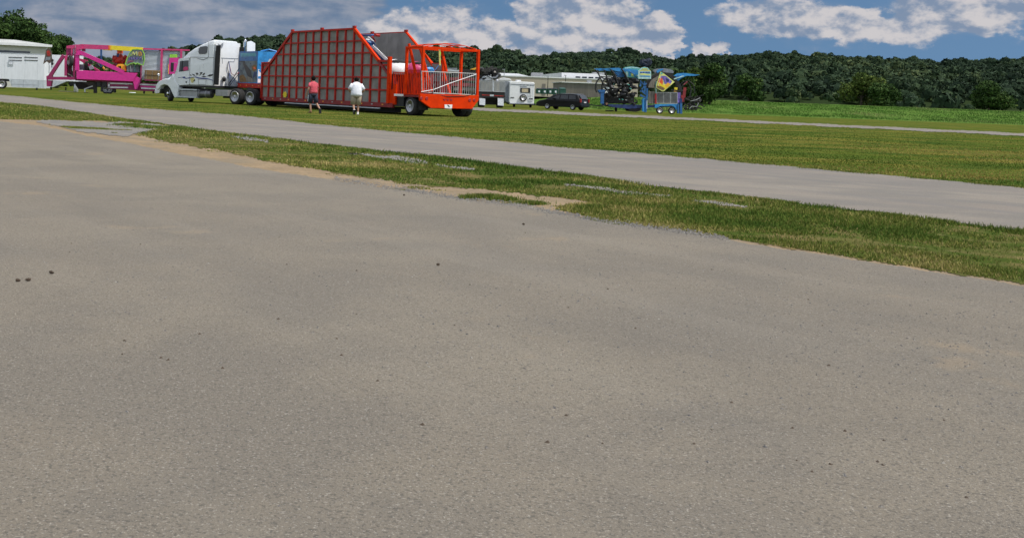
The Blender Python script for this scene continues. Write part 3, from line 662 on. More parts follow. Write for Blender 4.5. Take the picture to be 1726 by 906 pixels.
for k in range(int((b1 - b0) / .3)): rb.box(k * .3, k * .3 + .09, -.05, -.002, 1.7, zt - .1)
rb.build('cladding_ribs', 'brown_wall', g)
MB().box(-.25, b1 - b0 + .25, -.3, 9.3, zt + .003, zt + .14).build('roof', 'roof_white', g)
MB().box(4.6, 5.3, 1, 1.8, zt + .15, zt + .6).build('roof_vent', 'steel_grey', g)
MB().box(7.2, 8.9, -.08, -.052, 1.75, 3.6).build('door', 'roof_white', g)
# left building
Yb = 150; b0 = ray(-60, 120)[0] * Yb; b1 = ray(78.5, 120)[0] * Yb; L = b1 - b0
ze = W(60, 79, Yb)[2]; zr = W(10, 67.5, Yb + 6)[2]
g = bldg('cream_building', 'cream metal building with a low pitched roof behind the white trailer', b1 - L * math.cos(R(18)), Yb - L * math.sin(R(18))); g.rotation_euler.z = R(18)
MB().box(0, L, 0, 12, 0, ze).build('wall', 'cream_wall', g)
rf = MB(); rf.add([(-.5, -.55, ze), (L + .6, -.55, ze), (L + .6, -.55, ze + .32), (-.5, -.55, ze + .32), (L - 4.4, 6, zr), (-.5, 6, zr), (L + .6, 12.5, ze + .32), (-.5, 12.5, ze + .32), (L + .6, 12.5, ze), (-.5, 12.5, ze)],
     [(0, 1, 2, 3), (3, 2, 4, 5), (5, 4, 6, 7), (7, 6, 8, 9), (2, 1, 8, 6, 4), (0, 3, 5, 7, 9), (1, 0, 9, 8)]); rf.build('roof', 'roof_grey', g)
MB().box(-.52, L + .62, -.62, -.553, ze + .02, ze + .34).build('fascia', 'roof_white', g)
zw = W(30, 88.8, Yb)[2]; wn = MB().box(0.5, L - 2.3, -.05, -.003, zw - .25, zw + .2).build('window', 'glass_dark', g)
MB().box(3.5, 3.7, -.07, -.051, zw - .25, zw + .2).build('mullion', 'roof_white', wn)
MB().box(L - .12, L + .02, -.12, -.003, 0, ze - .003).build('downpipe', 'roof_white', g)
# posts beyond
for qx, y0, y1, lb in ((923, 129, 152, 'thin dark lamp post in front of the tan warehouse'), (952.7, 127, 151, 'thin dark lamp post beside the brown shed'), (849.5, 117, 132, 'grey pole rising behind the camping trailer')):
    Yp = 205 if qx > 900 else 195; zt = W(qx, y0, Yp)[2]; g = thing('lamp_post', lb, 'lamp post', (ray(qx, y1)[0] * Yp, Yp, 1.9), 0)
    MB().tube([(0, 0, -.2), (0, 0, zt - 1.9)], [.09, .05], 8).build('pole', 'steel_grey' if qx < 900 else 'soot_black', g)
    MB().box(-.35, .12, -.1, .1, zt - 1.98, zt - 1.86).build('lamp_head', 'steel_grey', g)
# ============================================================ RIDE TRAILER (orange and red)
def wheel(name, parent, x, y, r, wdt, side=1, rimc='alloy', hub=True, rr=.56, dual=False, n=30, z=None):
    """a road wheel whose outer face looks to local +y*side; y is the outer face"""
    z = r if z is None else z; s_ = side
    pr = [(r * .60, 0), (r * .70, 0.0), (r * .93, -.015 * s_), (r, -.06 * s_), (r, -(wdt - .05) * s_), (r * .93, -wdt * s_), (r * .6, -wdt * s_)]
    if dual: 
        g = wdt; pr = pr[:-1] + [(r * .80, -(g + .03) * s_), (r * .93, -(g + .06) * s_), (r, -(g + .11) * s_), (r, -(2 * g) * s_), (r * .93, -(2 * g + .05) * s_), (r * .6, -(2 * g + .05) * s_)]
    if s_ < 0: pass
    t = MB().lathe((x, y, z), pr, 'y', n).build(name, 'black_rubber', parent, smooth=True)
    a = rr * r / .56
    d = .10 if dual else .05
    rm = MB().lathe((x, y, z), [(r * .68, .004 * s_), (r * .62, .012 * s_), (r * .58, -.02 * s_), (r * .50, -d * s_), (r * .30, -d * 1.1 * s_), (r * .26, -(d * .3) * s_), (r * .16, .01 * s_), (r * .02, .02 * s_)], 'y', n)
    rm.build('rim', rimc, t, smooth=True)
    bl = MB()
    for k in range(10):
        q = 2 * math.pi * k / 10; cx_, cz_ = x + r * .38 * math.cos(q), z + r * .38 * math.sin(q)
        bl.lathe((cx_, y, cz_), [(.035 * r / .5, -d * 1.15 * s_), (.035 * r / .5, -d * .6 * s_)], 'y', 8)
    bl.build('wheel_nuts', 'black_paint', t)
    return t

PHI = math.atan2(.839, -.545)
P0 = G(709, 195.6); T = Frame(P0[0], P0[1], PHI); TW = 3.5
tr = frame_thing('ride_trailer', 'long trailer with tall grey walls in a red grid and an orange rear platform', 'trailer', T)
S = T.side
xr = S(654.5, 150)[0]; xf = S(440.5, 150)[0]; Lc = xf - xr
zt_ = S(596.5, 48.8)[1]; zb = S(596.5, 170.5)[1]
x1 = S(637.6, 102.5)[0]; x2 = S(596.7, 48.8)[0]; x3 = S(492.3, 56.3)[0]; x4 = S(455.7, 106)[0]
z1 = S(654.5, 102.8)[1]; z4 = S(455.7, 106)[1]
def top_at(x):          # height of the wall's upper edge
    if x <= x1: return z1
    if x <= x2: return z1 + (zt_ - z1) * (x - x1) / (x2 - x1)
    if x <= x3: return zt_
    if x <= x4: return zt_ + (z4 - zt_) * (x - x3) / (x4 - x3)
    return z4
outline = [(xr, zb), (xf, zb), (xf, z4), (x4, z4), (x3, zt_), (x2, zt_), (x1, z1), (xr, z1)]
for yy, nm in ((-.12, 'near_wall_panel'), (-TW + .04, 'far_wall_panel')):
    MB().slab([(a, yy, b) for a, b in outline], (0, .04, 0)).build('wall_panel', 'cover_grey' if yy > -1 else 'cover_inside', tr)
zrows = [zb + (zt_ - zb) * k / 6. for k in range(0, 7)]; zrows[5] += .0
NB = 17
for side_ in (0, 1):
    yo = -.08 if side_ == 0 else -TW + .04; sg = 1 if side_ == 0 else -1
    for k in range(NB):
        xx = xr + Lc * k / (NB - 1); h = top_at(xx)
        MB().box(xx - .05, xx + .05, min(yo, yo + .09 * sg), max(yo, yo + .09 * sg), zb, h - .02).build('upright', 'red_paint' if side_ == 0 else 'red_paint', tr)
    for z in zrows[1:6] if side_ == 0 else zrows[2:6:2]:
        lo, hi = xr, xf
        if z > z1: lo = x1 + (x2 - x1) * (z - z1) / (zt_ - z1)
        if z > z4: hi = x4 + (x3 - x4) * (z - z4) / (zt_ - z4)
        MB().box(lo, hi, min(yo, yo + .07 * sg), max(yo, yo + .07 * sg), z - .04, z + .04).build('grid_rail', 'red_paint', tr)
    e = yo + .05 * sg
    def edge(a, b, m='red_paint', w_=.15): MB().bar((a[0], e, a[1]), (b[0], e, b[1]), .13, w_).build('edge_tube', m, tr)
    edge((x1 - .05, z1), (x2, zt_), 'orange_paint', .16); edge((x2, zt_ + .01), (x3, zt_ + .01), 'red_paint', .10); edge((x3, zt_), (x4 + .0, z4), 'red_paint', .15); edge((x4, z4), (xf, z4), 'red_paint', .1)
    xq, zq = S(444, 121); edge((x4, z4), (xf, z4 - (xf - x4) * (zt_ - z4) / (x4 - x3)), 'red_paint', .13)
    edge((x1, z1), (xr + .12, z1 - (x1 - xr - .12) * (zt_ - z1) / (x2 - x1)), 'dark_red', .12)
    edge((x1, z1), (xr, z1), 'red_paint', .1)
    MB().box(xr - .10, xr + .10, min(e - .08, e + .08), max(e - .08, e + .08), .55, z1 + .22).build('corner_post', 'orange_paint', tr)
    MB().box(xf - .07, xf + .07, min(e - .07, e + .07), max(e - .07, e + .07), .45, z4 + .05).build('corner_post', 'red_paint', tr)
    for xx in (x2, (x2 + x3) / 2, x3): MB().box(xx - .12, xx + .12, e - .06, e + .06, zt_ + .06, zt_ + .17).build('lifting_lug', 'red_paint', tr)
# side beam and deck
zl = .34
MB().box(xr - .4, xf + .05, -.16, -.02, zl, zb - .003).build('side_beam', 'dark_red', tr)
MB().box(xr - .4, xf + .05, -TW + .0, -TW + .14, zl, zb - .003).build('side_beam', 'dark_red', tr)
MB().box(xr - .4, xf, -TW + .15, -.17, zb - .12, zb + .03).build('deck', 'wood_grey', tr)
for k in range(14):
    xx = xr + Lc * (k + .5) / 14; MB().box(xx - .07, xx + .07, -.018, -.005, zl + .1, zl + .16).build('reflector', 'barrier_silver' if k % 2 else 'light_amber', tr)
MB().box(xr + .6, xf - .3, -1.3, -.9, .07, zl - .003).build('underframe', 'black_paint', tr); MB().box(xr + .6, xf - .3, -TW + .5, -TW + .9, .22, zl - .003).build('underframe', 'black_paint', tr)
MB().tube([(xr + .8, -.06, .26), (xf - 3, -.06, .26)], .035, 8).build('pipe', 'galvanised', tr)
# yellow flower-shaped sticker
cx, cz = S(480.5, 159.5); mb = MB()
for k in range(7):
    a = k * 6.28 / 7; mb.lathe((cx + .17 * math.cos(a), .014, cz + .12 * math.sin(a)), [(.075, 0), (.075, .006)], 'y', 8)
mb.lathe((cx, .016, cz), [(.09, 0), (.09, .008)], 'y', 10); mb.build('warning_sticker', 'yellow', tr)
# gooseneck with raised deck
xg0 = xf + .05; gk = S(401.5, 142, -.1)[0]; zg = S(415, 140.2, 0)[1]; zg0 = zg - .30
MB().box(xg0 + .0, gk, -TW + .5, -.06, zg0, zg).build('gooseneck', 'red_paint', tr)
MB().slab([(xf - .02, -.45, zl), (xg0 + .35, -.45, zg0 - .003), (xf - .02, -.45, zg0 - .003)], (0, -2.2, 0)).build('neck_gusset', 'dark_red', tr)
for k in range(4):
    q = xg0 + (gk - xg0) * (k + .5) / 4; MB().box(q - .06, q + .06, -.055, -.045, zg0 + .12, zg0 + .18).build('reflector', 'light_amber', tr)
# rear platform (narrow low deck, posts, hoops)
zd = 1.03
MB().box(.02, xr - .02, -TW + .05, -.05, zd - .10, zd).build('rear_deck', 'dark_red', tr)
MB().box(.3, xr, -TW + 1.1, -1.1, .5, zd - .103).build('rear_frame', 'black_paint', tr)
Fc = T.face
def f(x, y, xl=0.): a, b = Fc(x, y, xl); return (a, b)
bp = [(630.5, 645), (1131, 660), (1127, 700), (1072, 773), (722, 766), (634, 703)]
bumper = MB().slab([(0.0, *f(580 + x / 5.033, 30 + y / 5.033)) for x, y in bp], (-.14, 0, 0)).build('bumper', 'orange_paint', tr, bevel=.015)
for x, y, r_ in ((655, 683, .085), (700, 685, .09), (1065, 699, .09), (1103, 699, .085)):
    yy, z = f(580 + x / 5.033, 30 + y / 5.033, -.14); MB().lathe((-.143, yy, z), [(r_, 0), (r_, -.012), (r_ * .85, -.02)], 'x', 16).build('tail_light', 'light_red', bumper, smooth=False)
for x in (852, 880, 908):
    yy, z = f(580 + x / 5.033, 30 + 696 / 5.033, -.14); MB().slab([(-.143, yy + .09, z + .05), (-.143, yy - .09, z + .05), (-.143, yy - .03, z - .06), (-.143, yy + .03, z - .06)], (-.012, 0, 0)).build('marker_light', 'light_red', bumper)
pl = [f(580 + x / 5.033, 30 + y / 5.033, -.14) for x, y in ((851, 736), (917, 737), (914, 768), (853, 766))]
plate = MB().slab([(-.143, *p) for p in pl], (-.012, 0, 0)).build('number_plate', 'white_paint', bumper)
yc = sum(p[0] for p in pl) / 4; zc = sum(p[1] for p in pl) / 4
MB().slab([(-.157, yc + .11, zc + .08), (-.157, yc - .02, zc + .055), (-.157, yc - .09, zc - .03), (-.157, yc - .02, zc - .045), (-.157, yc + .03, zc + .01)], (-.004, 0, 0)).build('plate_emblem', 'black_paint', plate)
ztop = S(709, 79.8)[1]; yR = f(806.5, 100)[0] + .02
xp2 = S(684.3, 120)[0]
def post(x, y, z0, z1_, w_=.11, m='orange_paint'): MB().box(x - w_ / 2, x + w_ / 2, y - w_ / 2, y + w_ / 2, z0, z1_).build('post', m, tr)
post(0.0, -.02, zd - .0, ztop, .13); post(xp2, -.02, zd, ztop, .12); post(0.0, yR, zd, ztop, .13); post(xp2, yR, zd, ztop, .12)
def tb(a, b, r_=.04, nm='roof_bar', m='orange_paint'): MB().bar(a, b, r_ * 2).build(nm, m, tr)
tb((-.05, -.02, ztop), (xp2 + .06, -.02, ztop), .055); tb((-.05, yR, ztop), (xp2 + .06, yR, ztop), .055); tb((0, .05, ztop + .002), (0, yR - .06, ztop + .002), .057); tb((xp2, .05, ztop + .002), (xp2, yR - .06, ztop + .002), .057)
for q in (.0, .5, 1.):
    xx = xp2 * q; hp = [(xx, -.02 + (yR + .02) * k / 8, ztop + .03 + .24 * math.sin(math.pi * k / 8)) for k in range(9)]
    MB().tube(hp, .022, 6).build('hoop', 'orange_paint', tr)
for k in (.3, .7): tb((-.02, yR * k, ztop + .22), (xp2, yR * k, ztop + .22), .02)
# leaning ride poles lashed on the platform
def z5(x, y, xl): return T.f3(580 + x / 5.033, 30 + y / 5.033, xl)
for a, b, xa, xb, r_ in (((550, 220), (607, 470), 1.9, 1.7, .08), ((640, 232), (742, 625), 1.4, 1.0, .08), ((690, 310), (775, 462), 2.2, 2.0, .035), ((822, 250), (868, 460), 1.7, 1.3, .08), ((845, 470), (897, 645), 1.2, .7, .08), ((668, 330), (720, 640), .6, .4, .045)):
    MB().tube([z5(*a, xa), z5(*b, xb)], r_, 8).build('leaning_pole', 'orange_paint', tr)
MB().tube([z5(808, 248, .9), z5(812, 405, .9)], .045, 8).build('ratchet_strap', 'pale_yellow', tr)
MB().tube([z5(812, 290, .9), z5(812, 325, .9)], .05, 8).build('strap_sleeve', 'lime', tr)
MB().tube([z5(802, 405, .9), z5(772, 445, .9)], .02, 6).build('strap_tail', 'blue_paint', tr)
# near side gate and orange railings
def railing(pa, pb, z0, z1_, n, m, r_=.018, name='railing'):
    a, b = Vector(pa), Vector(pb); mb = MB()
    for z in (z0, z1_): mb.bar((a.x, a.y, z), (b.x, b.y, z), r_ * 2.2)
    for k in range(n + 1):
        p = a.lerp(b, k / n); mb.tube([(p.x, p.y, z0), (p.x, p.y, z1_)], r_, 6)
    return mb.build(name, m, tr)
zr1 = S(700, 118.5)[1]
railing((.12, -.02), (xp2 - .1, -.02), zd + .04, zr1, 9, 'orange_paint', .018)
railing((xp2 + .1, -.06), (xr - .35, -.06), zd - .0, zr1 - .12, 7, 'orange_paint', .018)
railing((2.1, -.9), (2.1, yR + .3), zd + .04, zr1 - .15, 9, 'dark_red', .03)
MB().box(1.0, 1.8, -1.1, -.8, zd, zd + .9).build('control_box', 'red_paint', tr); MB().box(.9, 1.5, -2.6, -1.9, zd, zd + .75).build('toolbox', 'dark_red', tr)
xs1 = S(665, 160)[0]
MB().box(xs1 - .10, xs1 + .12, -.1, .02, .55, 1.55).build('bracket_post', 'orange_paint', tr)
MB().slab([(xr - .1, -.03, .5), (xs1 - .1, -.03, .5), (xs1 - .1, -.03, 1.45), (xr - .1, -.03, 1.2)], (0, -.04, 0)).build('gusset_plate', 'orange_paint', tr)
xa_, za_ = S(580 + 428 / 5.033, 30 + 630 / 5.033); xb_, zb_ = S(580 + 505 / 5.033, 30 + 648 / 5.033)
MB().box(xb_, xa_, .0, .03, zd - .08, zd + .03).build('step_plate', 'white_paint', tr)
# white crowd barrier across the tail, part bent, with strap
def bar_pt(x, y, xl=-.05): return T.f3(580 + x / 5.033, 30 + y / 5.033, xl)
bt0, bt1, bb0, bb1 = bar_pt(657, 455), bar_pt(1118, 475), bar_pt(660, 632), bar_pt(1112, 655)
bar_ = MB(); bar_.tube([bt0, bt1], .022, 6).tube([bb0, bb1], .02, 6)
for k in range(25):
    a = Vector(bt0).lerp(Vector(bt1), k / 24); b = Vector(bb0).lerp(Vector(bb1), k / 24); bar_.tube([a, b], .028 if k in (0, 8, 16, 24) else .0135, 6)
bar_.build('crowd_barrier', 'barrier_silver', tr)
MB().tube([bar_pt(1122, 480, -.1), bar_pt(900, 555, -.12), bar_pt(760, 610, -.1), bar_pt(655, 628, -.1)], .018, 6).build('rope', 'white_paint', tr)
MB().tube([bar_pt(760, 560, -.1), bar_pt(755, 640, -.1), bar_pt(850, 645, -.1)], .03, 6).build('hinge_arm', 'barrier_silver', tr)
MB().tube([bar_pt(655, 640, -.1), bar_pt(760, 650, -.1), bar_pt(880, 668, -.16), bar_pt(1020, 665, -.16), bar_pt(1120, 645, -.1)], .016, 6).build('cable', 'black_rubber', tr)
# rear wheels: duals on two axles
rw = .47; xw = S(689, 190)[0]
for xx in (xw, xw + 1.25):
    if xx == xw:
        wheel('wheel', tr, xx, -.05, rw, .31, 1, 'alloy', dual=True); wheel('wheel', tr, xx - .1, -TW - .22, rw, .34, -1, 'steel_grey', dual=True)
    MB().tube([(xx, -.7, rw), (xx, -TW + .9, rw)], .07, 8).build('axle', 'black_paint', tr)
MB().box(xw - .55, xw + .55, -.66, -.03, 2 * rw + .03, 2 * rw + .055).build('mudguard', 'dark_red', tr)
for yy in (-.66, -TW + .15): MB().box(.28, .30, yy, yy + .58, .30, .92).build('mud_flap', 'black_rubber', tr)
MB().box(xr - 1.3, xr - .5, -.5, -.08, .42, .9).build('air_tank_box', 'black_paint', tr)

# ---- what rides on it
def bit(name, label, cat, x, y, z, group=None): 
    p = Vector((T.X, T.Y)) + Vector(T.ex) * x + Vector(T.ey) * y
    return thing(name, label, cat, (p.x, p.y, z), T.phi, group)
def ride_car(label, px_, py_, yl, m, w_, h, L, stripe=None):
    x, z = T.side(px_, py_, yl); t = bit('ride_car', label, 'ride car', x, yl, zd, 'ride cars stowed on the trailer')
    hh = z - zd + h / 2
    MB().box(-L * .35, L * .35, -w_ * .35, w_ * .35, .0, hh - h * .55).build('cradle', 'dark_red', t)
    MB().ell((0, 0, hh - h * .5), (L / 2, w_ / 2, h * .75), 20, 12, 0, -.3).build('shell', m, t, smooth=True)
    MB().ell((-L * .18, 0, hh + h * .05), (L * .2, w_ * .32, h * .18), 12, 8).build('seat_pad', 'black_rubber', t, smooth=True)
    if stripe: MB().lathe((0, 0, hh - h * .52), [(L * .40, -.03), (L * .41, 0.03)], 'z', 24).build('bumper_ring', stripe, t)
    return t
ride_car('rounded silver white ride car just behind the sloping wall edge', 666, 120, -1.1, 'white_paint', 1.5, .85, 1.7, 'blue_paint')
ride_car('black domed ride car between the silver one and the rear posts', 681, 117.5, -1.9, 'black_paint', 1.2, .75, 1.2)
ride_car('pinkish red ride car behind the first orange post', 703, 120, -1.8, 'pink_mid', 1.2, .7, 1.1, 'red_paint')
ride_car('white and blue ride car nearest the crowd barrier', 720, 120, -1.6, 'bright_blue', .8, .42, .7, 'white_paint')
# folded toothed step truss down the slope
st = bit('folded_light_truss', 'folded truss with white teeth lying inside the sloping wall edge', 'truss', 0, 0, 0)
a = T.s3(580 + 225 / 5.033, 30 + 250 / 5.033, -.45); b = T.s3(580 + 345 / 5.033, 30 + 368 / 5.033, -.45); a, b = Vector(a), Vector(b)
MB().bar(a, b, .10).build('spine', 'navy', st); mb = MB()
for k in range(13):
    p = a.lerp(b, k / 12.5); mb.bar(p + Vector((0, 0, .0)), p + Vector((-.30, 0, .10)), .05, .05)
mb.build('teeth', 'white_paint', st)
tp = bit('bundled_ride_parts', 'bundle of blue and red ride parts heaped at the top of the wall', 'bundle', 0, 0, 0)
cl = [('navy', 150, 148, 225, 152, .05), ('blue_paint', 225, 150, 295, 148, .06), ('flame_red', 262, 146, 298, 152, .08), ('blue_paint', 195, 200, 262, 240, .10), ('white_paint', 205, 165, 250, 205, .05), ('flame_red', 240, 160, 262, 200, .05), ('blue_paint', 225, 235, 268, 262, .09), ('white_paint', 185, 185, 235, 190, .05), ('navy', 240, 205, 270, 255, .07)]
for m, xa, ya, xb, yb, r_ in cl:
    MB().tube([T.s3(580 + xa / 5.033, 30 + ya / 5.033, -.5), T.s3(580 + xb / 5.033, 30 + yb / 5.033, -.9)], r_, 7).build('tube_part', m, tp)
MB().bar(T.s3(580 + 150 / 5.033, 30 + 148 / 5.033, -.6), T.s3(580 + 300 / 5.033, 30 + 150 / 5.033, -2.2), .07).build('cross_bar', 'navy', tp)
# mural box on the gooseneck (painted scenery panels)
yb0 = -.12; bx0 = S(434, 120, yb0)[0]; bx1 = S(403.2, 120, yb0)[0]; bzt = S(434, 86.3, yb0)[1]
bxw = bit('scenery_box', 'tall box on the gooseneck with a dark painted mural side and a sky blue end', 'painted box', 0, 0, 0)
MB().box(bx0, bx1, -TW + .6, yb0, zg + .004, bzt).build('box_body', 'bright_blue', bxw)
MB().box(bx0 + .0, bx1, yb0 + .003, yb0 + .02, bzt - .62, bzt - .01).build('header_board', 'blue_paint', bxw)
def q3(x, y, yy=yb0 + .012): return T.s3(395 + x / 12.075, 75 + y / 12.075, yy)
mural = MB().slab([q3(112, 240, yb0 + .003), q3(462, 240, yb0 + .003), q3(458, 770, yb0 + .003), q3(100, 770, yb0 + .003)], (0, .008, 0)).build('mural_panel', 'mural_grey', bxw)
def art(pts, m, d=.0): MB().slab([q3(x, y, yb0 + .0115 + d) for x, y in pts], (0, .004, 0)).build('painted_shape', m, mural)
art([(180, 270), (205, 280), (225, 400), (330, 520), (370, 700), (300, 700), (250, 600), (215, 500), (175, 400)], 'black_paint')
art([(120, 335), (175, 345), (178, 362), (120, 350)], 'black_paint', .005)
art([(100, 640), (180, 610), (240, 690), (250, 765), (102, 765)], 'brown_crate'); art([(250, 640), (360, 690), (380, 765), (252, 765)], 'wood_grey', .005)
art([(350, 450), (400, 410), (455, 430), (455, 520), (400, 560), (360, 520)], 'brown_crate', .0); art([(385, 470), (425, 455), (440, 500), (400, 510)], 'hot_orange', .005)
art([(405, 560), (455, 560), (440, 640), (385, 690), (380, 640)], 'navy', .005)
for x, y in ((125, 400), (330, 390), (180, 485), (390, 300), (235, 285), (140, 530)): art([(x - 12, y), (x, y - 12), (x + 12, y), (x, y + 14)], 'navy', .010)
mb = MB()
for k in range(3):
    mb.bar(q3(130, 190 + 25 * k, yb0 + .024), q3(440, 182 + 25 * k, yb0 + .024), .012, .03, (0, 0, 1))
mb.build('header_lines', 'teal', bxw)
def e3(y, z, d=-.01): return (bx0 + d, y, z)
Wd = TW - .75
MB().slab([e3(yb0 - .03, zg + .05), e3(yb0 - Wd, zg + .05), e3(yb0 - Wd, bzt - .6), e3(yb0 - Wd * .6, bzt - .5), e3(yb0 - Wd * .4, bzt - .75), e3(yb0 - .2 * Wd, bzt - .8), e3(yb0 - .2, bzt - 1.2), e3(yb0 - .03, bzt - 1.15)], (-.006, 0, 0)).build('painted_cloud', 'trailer_white', bxw)
MB().slab([e3(yb0 - .2 * Wd, bzt - .9, -.018), e3(yb0 - Wd, bzt - .9, -.018), e3(yb0 - Wd, bzt - .5, -.018), e3(yb0 - .3 * Wd, bzt - .45, -.018)], (-.006, 0, 0)).build('painted_band', 'galvanised', bxw)
for k in range(5): MB().slab([e3(yb0 - Wd * (.35 + .1 * k), bzt - .62, -.026), e3(yb0 - Wd * (.41 + .1 * k), bzt - .62, -.026), e3(yb0 - Wd * (.39 + .1 * k), bzt - .42, -.026), e3(yb0 - Wd * (.36 + .1 * k), bzt - .42, -.026)], (-.004, 0, 0)).build('painted_mark', 'navy', bxw)
for k in range(3): MB().slab([e3(yb0 - .05 - .15 * k, zg + .3 + .4 * k, -.018), e3(yb0 - .4, zg + .3 + .4 * k, -.018), e3(yb0 - .35, zg + .5 + .4 * k, -.018), e3(yb0 - .05, zg + .45 + .4 * k, -.018)], (-.004, 0, 0)).build('painted_wave', 'bright_blue', bxw)
MB().tube([(bx0 + .6, yb0 - .5, bzt + .03), (bx0 + .4, yb0 - 1.0, bzt + .16), (bx0 + .3, yb0 - 1.5, bzt + .05)], .05, 6).build('rolled_tarp', 'bright_blue', bxw)

# ============================================================ TRACTOR
p = G(395.3, 176.1); PT = math.atan2(math.sin(R(37)), -math.cos(R(37))); K = Frame(p[0], p[1], PT)
tk = frame_thing('semi_truck', 'white long nosed sleeper truck with blue and black side graphics, hitched to the red trailer', 'truck', K)
KW = 2.45
def k3(x, y, yl=0.): return K.s3(250 + x / 6.47, 50 + y / 6.47, yl)
def kp(pts, yl=0.): return [k3(x, y, yl) for x, y in pts]
xb = k3(715, 400)[0]          # back of the sleeper
zfl = k3(600, 607)[2]
xd0 = k3(452, 500)[0]; xd1 = k3(318, 500)[0]
# cab and sleeper shell, roof narrowing
roofline = [(712, 112), (690, 108), (655, 118), (560, 160), (480, 205), (420, 250), (372, 300), (335, 345)]
rl = [k3(x, y) for x, y in roofline]; zw0 = k3(300, 470)[2]; xw0 = k3(285, 470)[0]
secs = [(a, c) for a, _, c in rl] + [(k3(300, 430)[0], k3(300, 430)[2]), (xw0, zw0)]
def shell(secs, zlow, inset, name, m):
    mb = MB(); n = len(secs); vs = []
    for i, (x, z) in enumerate(secs):
        ins = inset * min(1, max(0, (z - 2.6) / 1.4))
        zs = [zlow, zlow + (z - zlow) * .5, z - .32 if z - zlow > .8 else z - .1, z - .10 if z - zlow > .8 else z - .03, z]
        ys = [0, 0, -ins * .35, -ins * .7 - .02, -ins - .12]
        ring = [(x, y, zz_) for y, zz_ in zip(ys, zs)] + [(x, -KW - y, zz_) for y, zz_ in zip(ys[::-1], zs[::-1])]
        vs += ring
    k = 10
    fs = [(i * k + j, i * k + j + 1, (i + 1) * k + j + 1, (i + 1) * k + j) for i in range(n - 1) for j in range(k - 1)]
    fs += [tuple(range(k))[::-1], tuple((n - 1) * k + j for j in range(k))]
    fs += [((i + 1) * k, (i + 1) * k + k - 1, i * k + k - 1, i * k) for i in range(n - 1)]
    mb.add(vs, fs); o = mb.build(name, m, tk, smooth=False); return o
body = shell(secs, zfl, .14, 'cab_body', 'tractor_white')
bm_ = body.modifiers.new('b', 'BEVEL'); bm_.width = .04; bm_.segments = 2; bm_.limit_method = 'ANGLE'; bm_.angle_limit = R(25)
# roof rear fairing over the gap + extenders
xe = xb - .42; zr_ = secs[0][1]
MB().slab([(xb - .005, -.03, zfl + .05), (xe, -.03, zfl + .05), (xe, -.10, zr_ - .35), (xb - .005, -.10, zr_ - .35)], (0, -.05, 0)).build('side_extender', 'black_rubber', tk)
MB().slab([(xb - .005, -KW + .10, zfl + .05), (xe, -KW + .10, zfl + .05), (xe, -KW + .13, zr_ - .35), (xb - .005, -KW + .13, zr_ - .35)], (0, -.05, 0)).build('side_extender', 'black_rubber', tk)
MB().box(xb - .03, xb - .004, -KW + .06, -.09, zfl, zr_ - .10).build('sleeper_back', 'white_paint', tk)
# door with window
hole = [(345, 345), (440, 335), (440, 448), (335, 460)]
MB().slab(kp([(335, 338), (447, 300), (447, 600), (338, 607), (300, 560), (298, 470)], .003), (0, .025, 0)).build('door', 'tractor_white', tk, bevel=.008)
door = tk.children[-1]
wn = MB().slab(kp(hole, .03), (0, .01, 0)).build('window', 'glass_dark', door)
MB().slab(kp([(378, 420), (400, 405), (432, 408), (436, 440), (385, 450)], .042), (0, .004, 0)).build('painted_reflection', 'pink_mid', wn)  # pink patch painted on the glass as a reflection
MB().bar(k3(372, 340, .04), k3(366, 455, .04), .03, .05).build('vent_bar', 'black_paint', wn)
MB().bar(k3(408, 573, .035), k3(420, 573, .035), .03, .10).build('handle', 'black_paint', door)
# panel seams on the sleeper
mb = MB()
for a, b in (((455, 300), (452, 600)), ((455, 300), (720, 305)), ((340, 607), (716, 612)), ((655, 118), (655, 300))): mb.bar(k3(*a, .002), k3(*b, .002), .012, .03)
mb.build('panel_seams', 'steel_grey', tk)
MB().slab(kp([(552, 210), (570, 188), (635, 180), (645, 190), (640, 250), (622, 266), (558, 266), (550, 250)], -.02), (0, .03, 0)).build('sleeper_window', 'glass_dark', tk)
MB().slab(kp([(586, 372), (600, 372), (600, 408), (586, 408)], .002), (0, .02, 0)).build('vent', 'white_paint', tk)
MB().slab(kp([(520, 308), (560, 318), (600, 326), (650, 306), (645, 314), (600, 334), (555, 324)], .003), (0, .006, 0)).build('badge', 'fabric_grey', tk)
cmp_ = MB(); 
for a, b in (((545, 540), (632, 542)), ((632, 542), (628, 600)), ((628, 600), (550, 600)), ((550, 600), (545, 540))): cmp_.bar(k3(*a, .003), k3(*b, .003), .02, .035)
cmp_.build('luggage_door_seal', 'steel_grey', tk)
# graphics
def gx(x, y): return ((300 + x / 17.26 - 250) * 6.47, (110 + y / 17.26 - 50) * 6.47)
def deco(pts, m, d=.005):
    if m == 'black_paint':
        cx_ = sum(q[0] for q in pts) / len(pts); cy_ = sum(q[1] for q in pts) / len(pts); pts = [(cx_ + (q[0] - cx_) * 1.2, cy_ + (q[1] - cy_) * 1.3) for q in pts]
    MB().slab(kp([gx(*q) for q in pts], d + .006), (0, .004, 0)).build('graphic', m, tk)
for pts in ([(345, 265), (395, 295), (370, 310)], [(405, 258), (470, 272), (510, 318), (440, 290)], [(515, 240), (560, 228), (595, 262), (560, 275), (545, 300), (540, 262)], [(640, 222), (710, 215), (690, 248), (650, 280), (620, 298), (655, 250)],
            [(715, 285), (740, 245), (780, 232), (775, 262), (735, 290)], [(860, 318), (920, 278), (1025, 268), (985, 305), (930, 320)], [(690, 335), (750, 318), (830, 330), (760, 348)]): deco(pts, 'black_paint')
deco([(0, 360), (120, 345), (190, 330), (215, 345), (200, 365), (250, 375), (350, 352), (350, 378), (240, 395), (160, 380), (120, 355), (0, 376)], 'decal_blue', .030)
